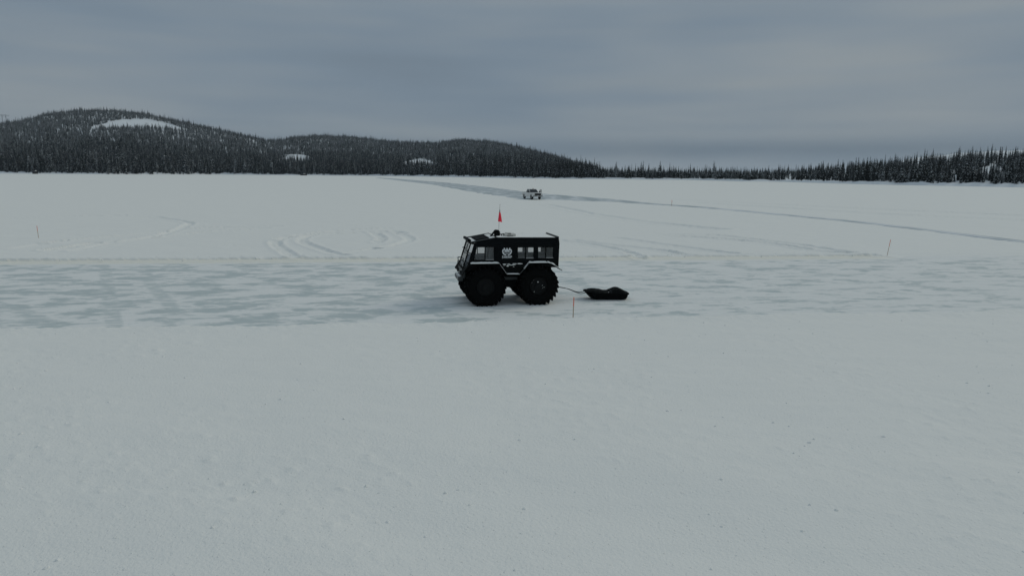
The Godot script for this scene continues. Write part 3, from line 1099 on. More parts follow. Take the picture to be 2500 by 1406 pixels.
func make_vehicle() -> void:
	var r := thing("amphibious_vehicle", "black boxy amphibious off-road vehicle on huge balloon tyres, flying a small red flag", "vehicle", Vector3(-0.214, 0.0, -27.94), deg_to_rad(11.0))
	# hull between the wheels
	var hull := begin()
	prism(hull, [Vector2(-1.45, 0.62), Vector2(1.50, 0.62), Vector2(1.68, 0.85), Vector2(1.68, 1.46), Vector2(-1.77, 1.40), Vector2(-1.80, 1.18), Vector2(-1.74, 1.0)], -0.60, 0.60)
	part(r, "hull", hull, "body_black")
	# flanks
	for s in [1.0, -1.0]:
		var st := begin()
		side_wall(st, s * 1.06, s * 0.985, 0.045)
		part(r, "side_panel", st, "body_black")
	# cabin floor over the wheels, rear wall
	var fl := begin()
	box(fl, Vector3(0.03, 1.475, 0), Vector3(3.525, 0.05, 2.02))
	part(r, "floor", fl, "interior")
	var rw := begin()
	box(rw, Vector3(1.845, 1.93, 0), Vector3(0.04, 0.84, 2.02))
	box(rw, Vector3(1.855, 2.425, 0), Vector3(0.04, 0.29, 1.94))
	part(r, "rear_wall", rw, "body_black")
	# inner lining of the far flank below its windows, which shows grey through the near ones
	var li := begin()
	box(li, Vector3(0.15, 1.63, -0.995), Vector3(3.125, 0.24, 0.02))
	box(li, Vector3(0.94, 2.02, -0.995), Vector3(0.13, 0.50, 0.02))
	box(li, Vector3(-0.24, 2.02, -0.995), Vector3(0.86, 0.50, 0.02))
	part(r, "lining", li, "interior")
	var hl := begin()
	box(hl, Vector3(0.63, 2.525, 0), Vector3(2.38, 0.03, 1.88))
	part(r, "headliner", hl, "interior")
	# seats and a partition
	for q in [[-0.95, 0.45], [-0.95, -0.45]]:
		var se := begin()
		box(se, Vector3(q[0], 1.66, q[1]), Vector3(0.45, 0.22, 0.5), Basis.IDENTITY, 0.03)
		box(se, Vector3(q[0] + 0.25, 1.96, q[1]), Vector3(0.12, 0.56, 0.46), Basis(Vector3(0, 0, 1), -0.15), 0.03)
		part(r, "seat", se, "seat")
	for q in [0.72, -0.72]:
		var be := begin()
		box(be, Vector3(0.95, 1.68, q), Vector3(1.5, 0.30, 0.42), Basis.IDENTITY, 0.03)
		part(r, "bench", be, "seat")
	var pt := begin()
	box(pt, Vector3(0.90, 2.0, -0.5), Vector3(0.04, 1.0, 0.5))
	box(pt, Vector3(-0.30, 2.02, -0.72), Vector3(0.04, 1.05, 0.5))
	part(r, "partition", pt, "interior")
	var ds := begin()
	box(ds, Vector3(-1.52, 1.60, 0), Vector3(0.22, 0.24, 1.6), Basis(Vector3(0, 0, 1), 0.2), 0.03)
	part(r, "dashboard", ds, "front_grey")
	var sw := begin()
	for i in 14:
		var a0 := TAU * i / 14.0
		var a1 := TAU * (i + 1) / 14.0
		var c := Vector3(-1.38, 1.90, 0.45)
		var u := Vector3(0.35, 0.94, 0).normalized()
		cyl(sw, c + (u * cos(a0) + Vector3(0, 0, 1) * sin(a0)) * 0.17, c + (u * cos(a1) + Vector3(0, 0, 1) * sin(a1)) * 0.17, 0.014, 0.014, 5, false)
	cyl(sw, Vector3(-1.38, 1.90, 0.45), Vector3(-1.55, 1.80, 0.45), 0.02, 0.02, 6)
	part(r, "steering_wheel", sw, "trim_black")
	# roof: flat rear deck and the slope down to the windscreen
	var rf := begin()
	prism(rf, [Vector2(-0.58, 2.565), Vector2(1.872, 2.547), Vector2(1.872, 2.593), Vector2(-0.58, 2.615), Vector2(-1.53, 2.445), Vector2(-1.53, 2.400)], -0.985, 0.985)
	var roof := part(r, "roof", rf, "body_black")
	var edge := begin()
	for s in [1.0, -1.0]:
		bar(edge, Vector3(-1.58, 2.447, s * 0.96), Vector3(-0.58, 2.625, s * 0.96), 0.06, 0.024)
	part(roof, "edge_strip", edge, "front_grey")
	var rail := begin()
	bar(rail, Vector3(1.85, 2.615, -0.97), Vector3(1.85, 2.615, 0.97), 0.045, 0.04)
	part(roof, "rear_rail", rail, "front_grey")
	# snow lying on the roof
	var rs := begin(true)
	roof_snow(rs, -0.56, 1.78, 2.615, 2.597, 0.90, 31)
	part(roof, "snow", rs, "packed_snow")
	var rs2 := begin(true)
	roof_snow(rs2, -1.54, -1.36, 2.452, 2.483, 0.72, 32)
	roof_snow(rs2, -0.84, -0.60, 2.575, 2.615, 0.85, 33)
	part(roof, "snow", rs2, "packed_snow")
	# roof hatch on the slope
	var hb := Basis(Vector3(0, 0, 1), 0.172)
	var rh := begin()
	box(rh, Vector3(-1.10, 2.543, 0.12), Vector3(0.50, 0.04, 1.30), hb, 0.008)
	part(roof, "hatch", rh, "trim_black")
	# lamp bar over the windscreen
	var lb := Node3D.new()
	lb.name = "lamp_bar"
	r.add_child(lb, true)
	var lbs := begin()
	box(lbs, Vector3(-1.60, 2.485, 0), Vector3(1.42, 0.085, 0.13), Basis(Vector3(0, 0, 1), Vector3(0.2, 1, 0).normalized(), Vector3(-1, 0.2, 0).normalized()), 0.02)
	for z in [-0.6, 0.6]:
		bar(lbs, Vector3(-1.60, 2.465, z), Vector3(-1.50, 2.40, z), 0.03)
	part(lb, "housing", lbs, "trim_black")
	for z in [-0.56, -0.28, 0.0, 0.28, 0.56]:
		var le := begin()
		cyl(le, Vector3(-1.665, 2.475, z), Vector3(-1.68, 2.472, z), 0.035, 0.033, 10)
		part(lb, "lens", le, "front_grey")
	# windscreen frame: two corner posts each side, header, sill, panes
	var wf := begin()
	var top_in := 0.64
	for s in [1.0, -1.0]:
		bar(wf, Vector3(-1.845, 1.40, s * top_in), Vector3(-1.535, 2.405, s * top_in), 0.045)
		bar(wf, Vector3(-1.755, 1.38, s * 1.035), Vector3(-1.43, 2.405, s * 0.975), 0.04)
		bar(wf, Vector3(-1.845, 1.40, s * top_in), Vector3(-1.755, 1.40, s * 1.03), 0.045)
		bar(wf, Vector3(-1.535, 2.395, s * top_in), Vector3(-1.49, 2.395, s * 0.97), 0.07)
	bar(wf, Vector3(-1.845, 1.40, -top_in), Vector3(-1.845, 1.40, top_in), 0.06)
	bar(wf, Vector3(-1.535, 2.395, -top_in), Vector3(-1.535, 2.395, top_in), 0.09)
	part(r, "windscreen_frame", wf, "trim_black")
	var ws := begin()
	quad(ws, Vector3(-1.775, 1.62, -top_in), Vector3(-1.775, 1.62, top_in), Vector3(-1.535, 2.385, top_in), Vector3(-1.535, 2.385, -top_in))
	part(r, "windscreen", ws, "clear_glass")
	for s in [1.0, -1.0]:
		var qp := begin()
		quad(qp, Vector3(-1.78, 1.62, s * top_in), Vector3(-1.68, 1.62, s * 1.03), Vector3(-1.44, 2.375, s * 0.975), Vector3(-1.54, 2.375, s * top_in))
		part(r, "quarter_pane", qp, "clear_glass")
		var ql := begin()
		quad(ql, Vector3(-1.845, 1.40, s * top_in), Vector3(-1.755, 1.40, s * 1.035), Vector3(-1.68, 1.63, s * 1.03), Vector3(-1.775, 1.63, s * top_in))
		part(r, "quarter_panel", ql, "front_grey")
		var br := begin()
		bar(br, Vector3(-1.665, 2.02, s * top_in), Vector3(-1.56, 2.02, s * 1.0), 0.03)
		part(r, "quarter_brace", br, "trim_black")
	# nose below the windscreen
	var no := begin()
	quad(no, Vector3(-1.845, 1.40, -0.64), Vector3(-1.845, 1.40, 0.64), Vector3(-1.775, 1.63, 0.64), Vector3(-1.775, 1.63, -0.64))
	prism(no, [Vector2(-1.74, 1.00), Vector2(-1.88, 1.03), Vector2(-1.90, 1.20), Vector2(-1.865, 1.40), Vector2(-1.78, 1.40)], -0.63, 0.63)
	part(r, "nose_panel", no, "front_grey")
	for s in [1.0, -1.0]:
		var hd := Node3D.new()
		hd.name = "headlight"
		r.add_child(hd, true)
		var h1 := begin()
		cyl(h1, Vector3(-1.88, 1.22, s * 0.45), Vector3(-1.95, 1.21, s * 0.45), 0.075, 0.08, 14)
		part(hd, "housing", h1, "trim_black")
		var h2 := begin()
		cyl(h2, Vector3(-1.95, 1.21, s * 0.45), Vector3(-1.96, 1.208, s * 0.45), 0.066, 0.06, 14)
		part(hd, "lens", h2, "steel")
		# folding mirror arm and latches on the screen
		var mi := Node3D.new()
		mi.name = "mirror"
		r.add_child(mi, true)
		var ma := begin()
		tube(ma, [Vector3(-1.75, 1.68, s * 0.66), Vector3(-1.86, 1.70, s * 0.70), Vector3(-1.90, 1.48, s * 0.70), Vector3(-1.80, 1.44, s * 0.66)], 0.014)
		part(mi, "arm", ma, "trim_black")
		var mg := begin()
		box(mg, Vector3(-1.875, 1.59, s * 0.70), Vector3(0.03, 0.20, 0.12), Basis(Vector3(0, 0, 1), 0.15), 0.008)
		part(mi, "mirror_glass", mg, "aluminium")
		var lt := begin()
		for yy in [1.55, 2.08]:
			var xx: float = lerpf(-1.845, -1.535, (yy - 1.40) / 1.08)
			bar(lt, Vector3(xx - 0.06, yy, s * 0.64), Vector3(xx + 0.02, yy + 0.02, s * 0.64), 0.03)
		part(r, "latch", lt, "trim_black")
		var wp := begin()
		bar(wp, Vector3(-1.60, 2.34, s * 0.30), Vector3(-1.72, 1.92, s * 0.10), 0.012)
		part(r, "wiper", wp, "trim_black")
	# bumper with winch
	var bp := begin()
	box(bp, Vector3(-1.93, 0.98, 0), Vector3(1.15, 0.17, 0.20), Basis(Vector3(0, 0, 1), UP, Vector3(-1, 0, 0)), 0.03)
	part(r, "bumper", bp, "front_grey")
	var bs := begin(true)
	roof_snow(bs, -2.02, -1.86, 1.065, 1.065, 0.5, 41)
	part(r, "bumper_snow", bs, "packed_snow")
	# wheel arches: one bent sheet each side with a thin lip, snow on its ledges
	var arch := [Vector2(-1.97, 1.20), Vector2(-1.83, 1.42), Vector2(-1.62, 1.655), Vector2(-0.52, 1.655), Vector2(-0.40, 1.52), Vector2(-0.22, 1.235), Vector2(0.28, 1.225), Vector2(0.46, 1.42), Vector2(0.64, 1.655), Vector2(1.38, 1.655), Vector2(1.52, 1.625), Vector2(1.70, 1.53), Vector2(1.98, 1.335)]
	for s in [1.0, -1.0]:
		var fe := Node3D.new()
		fe.name = "fender"
		r.add_child(fe, true)
		var st := begin()
		for i in arch.size() - 1:
			var a: Vector2 = arch[i]
			var b: Vector2 = arch[i + 1]
			var nn := (b - a).orthogonal().normalized() * 0.022
			if nn.y > 0:
				nn = -nn
			var z0: float = s * 0.58
			var z1: float = s * 1.20
			quad(st, Vector3(a.x, a.y, z0), Vector3(b.x, b.y, z0), Vector3(b.x, b.y, z1), Vector3(a.x, a.y, z1))
			quad(st, Vector3(a.x + nn.x, a.y + nn.y, z0), Vector3(a.x + nn.x, a.y + nn.y, z1), Vector3(b.x + nn.x, b.y + nn.y, z1), Vector3(b.x + nn.x, b.y + nn.y, z0))
			quad(st, Vector3(a.x, a.y, z1), Vector3(b.x, b.y, z1), Vector3(b.x + nn.x, b.y + nn.y, z1), Vector3(a.x + nn.x, a.y + nn.y, z1))
		part(fe, "sheet", st, "trim_black")
		var lip := begin()
		for i in range(4, arch.size() - 1):
			bar(lip, Vector3(arch[i].x, arch[i].y, s * 1.203), Vector3(arch[i + 1].x, arch[i + 1].y, s * 1.203), 0.012, 0.02)
		part(fe, "lip", lip, "front_grey")
		for run in [[2, 3, 0.045], [8, 9, 0.048], [9, 10, 0.05], [10, 11, 0.05], [11, 12, 0.022], [5, 6, 0.022], [3, 5, 0.012], [7, 8, 0.012]]:
			var sn := begin(true)
			ledge_snow(sn, arch[run[0]], arch[run[1]], s, run[2], 50 + run[0])
			part(fe, "snow", sn, "packed_snow")
		# trapezoid skirt between the wheels and the snow stuck to it
		var sk := begin()
		prism(sk, [Vector2(-0.20, 1.245), Vector2(0.26, 1.238), Vector2(0.60, 1.64), Vector2(-0.48, 1.64)], s * 1.062, s * 1.10)
		part(r, "skirt", sk, "trim_black")
		var rng := RandomNumberGenerator.new()
		rng.seed = 19
		for q in [[-0.30, 1.602, 0.07, 0.016], [-0.13, 1.605, 0.06, 0.015], [0.10, 1.61, 0.09, 0.016], [0.30, 1.612, 0.12, 0.02], [0.0, 1.565, 0.16, 0.014], [-0.18, 1.535, 0.05, 0.03], [-0.30, 1.56, 0.06, 0.010], [0.06, 1.50, 0.03, 0.014]]:
			var cl := begin(true)
			blob(cl, Vector3(q[0], q[1], s * 1.102), Vector3(q[2], q[3], 0.02), rng, 0.3, 9, 5)
			part(r, "snow_patch", cl, "packed_snow")
		# windows
		window(r, [Vector2(-1.49, 1.755), Vector2(-0.69, 1.755), Vector2(-0.69, 2.27), Vector2(-1.375, 2.27)], -1.045, s * 1.06, true)
		window(r, [Vector2(0.215, 1.795), Vector2(0.865, 1.795), Vector2(0.865, 2.24), Vector2(0.215, 2.24)], 0.535, s * 1.06, true)
		window(r, [Vector2(1.015, 1.795), Vector2(1.65, 1.795), Vector2(1.65, 2.24), Vector2(1.015, 2.24)], 1.335, s * 1.06, true)
		emblem(r, s)
		for x in [-1.04, 1.04]:
			make_wheel(r, x, s, s > 0 and x > 0)
	# underbody: axle tubes and chain cases seen between the wheels
	for x in [-1.04, 1.04]:
		var ax := begin()
		cyl(ax, Vector3(x, HUB_Y, -0.75), Vector3(x, HUB_Y, 0.75), 0.09, 0.09, 12)
		part(r, "axle", ax, "trim_black")
	var ex := begin()
	cyl(ex, Vector3(-0.3, 1.0, 0.66), Vector3(0.35, 0.98, 0.66), 0.07, 0.07, 12)
	part(r, "side_tank", ex, "front_grey")
	var tb := begin()
	bar(tb, Vector3(1.45, 0.66, 0), Vector3(1.86, 0.58, 0), 0.08)
	cyl(tb, Vector3(1.84, 0.58, 0), Vector3(1.84, 0.66, 0), 0.03, 0.03, 8)
	part(r, "tow_hitch", tb, "steel")
	# roof fittings: intake hood, a cable duct, the white vent and the flag whip
	var sn2 := Node3D.new()
	sn2.name = "air_intake"
	r.add_child(sn2, true)
	var si := begin()
	prism(si, [Vector2(-0.545, 2.615), Vector2(-0.36, 2.615), Vector2(-0.355, 2.785), Vector2(-0.40, 2.845), Vector2(-0.50, 2.855), Vector2(-0.555, 2.825), Vector2(-0.57, 2.755)], 0.14, 0.42)
	part(sn2, "hood", si, "trim_black")
	var s3 := begin()
	prism(s3, [Vector2(-0.74, 2.597), Vector2(-0.68, 2.607), Vector2(-0.56, 2.765), Vector2(-0.57, 2.805)], 0.18, 0.38)
	part(sn2, "brace", s3, "trim_black")
	var du := begin()
	box(du, Vector3(-0.26, 2.690, 0.40), Vector3(0.20, 0.035, 0.05))
	box(du, Vector3(-0.30, 2.660, 0.40), Vector3(0.03, 0.06, 0.04))
	part(r, "cable_duct", du, "trim_black")
	var ve := Node3D.new()
	ve.name = "roof_vent"
	r.add_child(ve, true)
	var v1 := begin()
	box(v1, Vector3(0.01, 2.670, 0.42), Vector3(0.42, 0.10, 0.46), Basis.IDENTITY, 0.02)
	part(ve, "cover", v1, "hatch_white")
	var v2 := begin()
	box(v2, Vector3(-0.03, 2.735, 0.40), Vector3(0.20, 0.035, 0.22), Basis.IDENTITY, 0.01)
	part(ve, "lid", v2, "hatch_white")
	var v3 := begin()
	box(v3, Vector3(0.0, 2.630, 0.655), Vector3(0.24, 0.03, 0.02))
	box(v3, Vector3(-0.03, 2.715, 0.645), Vector3(0.14, 0.02, 0.012))
	part(ve, "grille", v3, "trim_black")
	var fg := Node3D.new()
	fg.name = "safety_flag"
	r.add_child(fg, true)
	var wh := begin()
	var pts := []
	for i in 9:
		var f := i / 8.0
		pts.append(Vector3(-0.335 + 0.045 * f * f, 2.605 + 1.24 * f, 0.0))
	tube(wh, pts, 0.0065, 5)
	part(fg, "whip", wh, "whip")
	var tp := begin()
	cyl(tp, Vector3(-0.302, 3.525, 0), Vector3(-0.298, 3.625, 0), 0.017, 0.012, 8)
	part(fg, "tip", tp, "trim_black")
	var ft := begin(true)
	# a limp pennant hanging in folds from the whip
	var rows := 8
	var cols := 9
	for j in rows:
		for i in cols:
			var q := []
			for c in [[i, j], [i + 1, j], [i + 1, j + 1], [i, j + 1]]:
				var u: float = float(c[0]) / cols
				var v: float = float(c[1]) / rows
				var wdt: float = lerpf(0.026, 0.082, pow(v, 0.8))
				var slope: float = 0.035 * u * v
				q.append(Vector3(-0.303 + (u - 0.42) * 2.0 * wdt, 3.525 - 0.36 * v - slope, 0.03 * sin(u * 9.0) * (0.3 + v)))
			quad(ft, q[0], q[1], q[2], q[3])
	part(fg, "cloth", ft, "flag_red")

func roof_snow(st: SurfaceTool, x0: float, x1: float, y0: float, y1: float, hz: float, sd: int) -> void:
	# a thin uneven sheet of settled snow with a feathered rim
	var nx := maxi(4, int((x1 - x0) / 0.07))
	var nz := 22
	var n := FastNoiseLite.new()
	n.seed = sd
	n.frequency = 2.0
	var g := []
	for i in nx + 1:
		var row := []
		for k in nz + 1:
			var u := float(i) / nx
			var w := float(k) / nz
			var x := lerpf(x0, x1, u)
			var z := lerpf(-hz, hz, w)
			var rim := minf(minf(u, 1.0 - u) * (x1 - x0), minf(w, 1.0 - w) * 2.0 * hz)
			var y := lerpf(y0, y1, u) - 0.006 + smoothstep(0.0, 0.10, rim) * (0.022 + 0.014 * n.get_noise_2d(x * 1.5, z * 1.5))
			row.append(Vector3(x + 0.015 * n.get_noise_2d(z * 4.0, 9.0), y, z + 0.02 * n.get_noise_2d(x * 4.0, 3.0)))
		g.append(row)
	for i in nx:
		for k in nz:
			quad(st, g[i][k], g[i + 1][k], g[i + 1][k + 1], g[i][k + 1])

func ledge_snow(st: SurfaceTool, a: Vector2, b: Vector2, s: float, h: float, sd: int) -> void:
	# a roll of snow lying along the ledge of the wheel arch
	var n := FastNoiseLite.new()
	n.seed = sd
	n.frequency = 3.0
	var k := maxi(4, int(a.distance_to(b) / 0.06))
	var z0 := s * 1.065
	var z1 := s * 1.215
	var g := []
	for i in k + 1:
		var f := float(i) / k
		var p := a.lerp(b, f)
		var hh := h * (0.85 + 0.5 * n.get_noise_1d(p.x * 2.0)) * smoothstep(0.0, 0.04, minf(f, 1.0 - f) + 0.012)
		g.append([Vector3(p.x, p.y - 0.008, z1 + s * 0.004), Vector3(p.x, p.y + hh * 0.55, z1 + s * 0.002), Vector3(p.x, p.y + hh * 0.95, lerpf(z0, z1, 0.7)), Vector3(p.x, p.y + hh, z0)])
	for i in k:
		for j in 3:
			quad(st, g[i][j], g[i + 1][j], g[i + 1][j + 1], g[i][j + 1])

func emblem(root: Node3D, s: float) -> void:
	# lotus-like crest of five petals with the word below
	var o := Node3D.new()
	o.name = "emblem"
	root.add_child(o, true)
	o.position = Vector3(-0.195, 2.075, s * 1.0605)
	if s < 0:
		o.rotation.y = PI
	var u := 0.0034
	var shapes := [
		[[-56, 16], [-44, 30], [-30, 28], [-24, 18], [-40, 14], [-43, 4], [-34, -16], [-20, -30], [-8, -16], [-4, -22], [-18, -44], [-44, -28], [-54, -8]],
		[[-38, 42], [-28, 45], [-18, 24], [-10, 10], [-2, -6], [-8, -12], [-22, 8], [-34, 24]],
		[[0, 48], [9, 28], [13, 18], [4, 2], [0, 12], [-4, 2], [-13, 18], [-9, 28]],
		[[-32, 6], [-24, 10], [-18, -8], [-24, -16]],
	]
	var st := begin()
	for sh in shapes:
		for mir in [1.0, -1.0]:
			if mir < 0 and sh[0][0] == 0:
				continue
			var p := []
			for v in sh:
				p.append(Vector2(v[0] * u * mir, v[1] * u))
			if mir < 0:
				p.reverse()
			prism(st, p, -0.002, 0.003)
	part(o, "crest", st, "emblem")
	var f := SystemFont.new()
	f.font_names = PackedStringArray(["Droid Sans"])
	f.font_weight = 700
	var tm := TextMesh.new()
	tm.font = f
	tm.text = "SHERP"
	tm.font_size = 32
	tm.pixel_size = 0.0036
	tm.depth = 0.004
	var mi := MeshInstance3D.new()
	mi.name = "lettering"
	mi.mesh = tm
	mi.material_override = M["emblem"]
	mi.position = Vector3(0, -0.205, 0.001)
	mi.scale = Vector3(1.12, 1.12, 1.0)
	o.add_child(mi)

# ------------------------------------------------------------------ sled and tow rope
func make_sled() -> void:
	var at := Vector3(3.89, 0.0, -28.46)
	var turn := deg_to_rad(3.5)
	var r := thing("cargo_sled", "low black plastic cargo sled with a lumpy black tarp, towed behind the vehicle", "sled", at, turn)
	# cross sections along x: x, floor height, rim height, half width at floor, half width at rim
	var sec := [[-0.93, 0.315, 0.335, 0.16, 0.20], [-0.88, 0.25, 0.335, 0.22, 0.30], [-0.78, 0.14, 0.33, 0.27, 0.36], [-0.66, 0.05, 0.315, 0.30, 0.39], [-0.54, 0.004, 0.30, 0.355, 0.405], [-0.2, 0.004, 0.29, 0.365, 0.41], [0.3, 0.004, 0.285, 0.365, 0.41], [0.62, 0.004, 0.28, 0.36, 0.41], [0.74, 0.02, 0.275, 0.34, 0.40], [0.79, 0.10, 0.272, 0.33, 0.39], [0.82, 0.20, 0.255, 0.28, 0.37]]
	var tub := begin()
	var rings := []
	for q in sec:
		var ring := []
		for v in [[-1.0, 1.0], [-0.97, 0.55], [-0.9, 0.12], [-0.75, 0.0], [-0.3, 0.02], [0.3, 0.02], [0.75, 0.0], [0.9, 0.12], [0.97, 0.55], [1.0, 1.0]]:
			var hw: float = lerpf(q[3], q[4], clampf(v[1], 0.0, 1.0))
			ring.append(Vector3(q[0], lerpf(q[1], q[2], v[1]), v[0] * hw))
		rings.append(ring)
	for i in rings.size() - 1:
		for k in 9:
			quad(tub, rings[i][k], rings[i + 1][k], rings[i + 1][k + 1], rings[i][k + 1])
	for e in [rings[0], rings[-1]]:
		for k in range(1, 9):
			tri(tub, e[0], e[k], e[k + 1])
	part(r, "tub", tub, "sled_plastic")
	var rim := begin()
	for s in [-1.0, 1.0]:
		var pts := []
		for q in sec:
			pts.append(Vector3(q[0], q[2] - 0.005, s * (q[4] + 0.012)))
		tube(rim, pts, 0.022, 8)
	tube(rim, [Vector3(-0.93, 0.335, -0.21), Vector3(-0.95, 0.335, 0.0), Vector3(-0.93, 0.335, 0.21)], 0.022, 8)
	tube(rim, [Vector3(0.82, 0.25, -0.38), Vector3(0.86, 0.25, -0.2), Vector3(0.86, 0.25, 0.2), Vector3(0.82, 0.25, 0.38)], 0.024, 8)
	part(r, "rim", rim, "sled_plastic")
	# the load under its tarp
	var n := FastNoiseLite.new()
	n.seed = 21
	n.frequency = 2.6
	n.fractal_octaves = 3
	var tp := begin(true)
	var nx := 44
	var nz := 18
	var g := []
	for i in nx + 1:
		var row := []
		var x := lerpf(-0.91, 0.84, float(i) / nx)
		var q := [0.0, 0.0]
		for k in sec.size() - 1:
			if x >= sec[k][0] and x <= sec[k + 1][0]:
				var f: float = (x - sec[k][0]) / (sec[k + 1][0] - sec[k][0])
				q = [lerpf(sec[k][2], sec[k + 1][2], f), lerpf(sec[k][4], sec[k + 1][4], f)]
		if x > sec[-1][0]:
			q = [0.255, 0.37]
		var crown := 0.06 * smoothstep(-0.91, -0.6, x) + 0.035 * exp(-pow((x + 0.5) / 0.3, 2.0)) - 0.05 * exp(-pow((x + 0.02) / 0.16, 2.0)) + 0.115 * exp(-pow((x - 0.38) / 0.26, 2.0)) - 0.05 * smoothstep(0.55, 0.84, x)
		for k in nz + 1:
			var w := lerpf(-1.0, 1.0, float(k) / nz)
			var hump := sqrt(maxf(0.0, 1.0 - w * w * w * w))
			var y: float = q[0] + 0.004 + maxf(0.0, crown) * hump + 0.022 * n.get_noise_2d(x * 1.4, w * 1.1) * hump
			row.append(Vector3(x, y, w * q[1] * 1.0))
		g.append(row)
	for i in nx:
		for k in nz:
			quad(tp, g[i][k], g[i + 1][k], g[i + 1][k + 1], g[i][k + 1])
	part(r, "tarp", tp, "tarp")
	for x in [-0.35, 0.12]:
		var cd := begin()
		var pts := []
		for k in 13:
			var w := lerpf(-1.0, 1.0, k / 12.0)
			pts.append(Vector3(x, 0.285 + 0.07 * sqrt(maxf(0.0, 1.0 - pow(w, 4.0))) + (0.015 if absf(w) < 0.9 else 0.0), w * 0.42))
		tube(cd, pts, 0.007, 5)
		part(r, "lashing", cd, "rope")
	var sp := begin(true)
	var rng := RandomNumberGenerator.new()
	rng.seed = 2
	blob(sp, Vector3(0.02, 0.315, 0.30), Vector3(0.03, 0.012, 0.02), rng, 0.3, 6, 4)
	part(r, "snow_speck", sp, "packed_snow")
	# rope from hitch to the nose, splitting into a bridle
	var tr := thing("tow_rope", "dark tow rope with a forked bridle slung between vehicle and sled", "rope")
	var vb := Basis(UP, deg_to_rad(11.0))
	var h := Vector3(-0.214, 0, -27.94) + vb * Vector3(1.84, 0.60, 0)
	var sb := Basis(UP, turn)
	var e1 := at + sb * Vector3(-0.90, 0.29, 0.20)
	var e2 := at + sb * Vector3(-0.90, 0.29, -0.20)
	var fork := h.lerp((e1 + e2) * 0.5, 0.42) - Vector3(0, 0.03, 0)
	var st := begin()
	var mp := []
	for i in 7:
		var f := i / 6.0
		mp.append(h.lerp(fork, f) - Vector3(0, 0.02 * sin(PI * f), 0))
	tube(st, mp, 0.019, 6)
	part(tr, "line", st, "rope")
	for e in [e1, e2]:
		var bs := begin()
		var bp := []
		for i in 10:
			var f := i / 9.0
			bp.append(fork.lerp(e, f) - Vector3(0, 0.085 * sin(PI * pow(f, 1.7)), 0))
		tube(bs, bp, 0.014, 6)
		part(tr, "bridle", bs, "rope")
	var hk := begin()
	box(hk, h.lerp(fork, 0.35) - Vector3(0, 0.015, 0), Vector3(0.14, 0.035, 0.035), Basis(UP, deg_to_rad(8.0)) * Basis(Vector3(0, 0, 1), -0.25))
	part(tr, "shackle", hk, "trim_black")

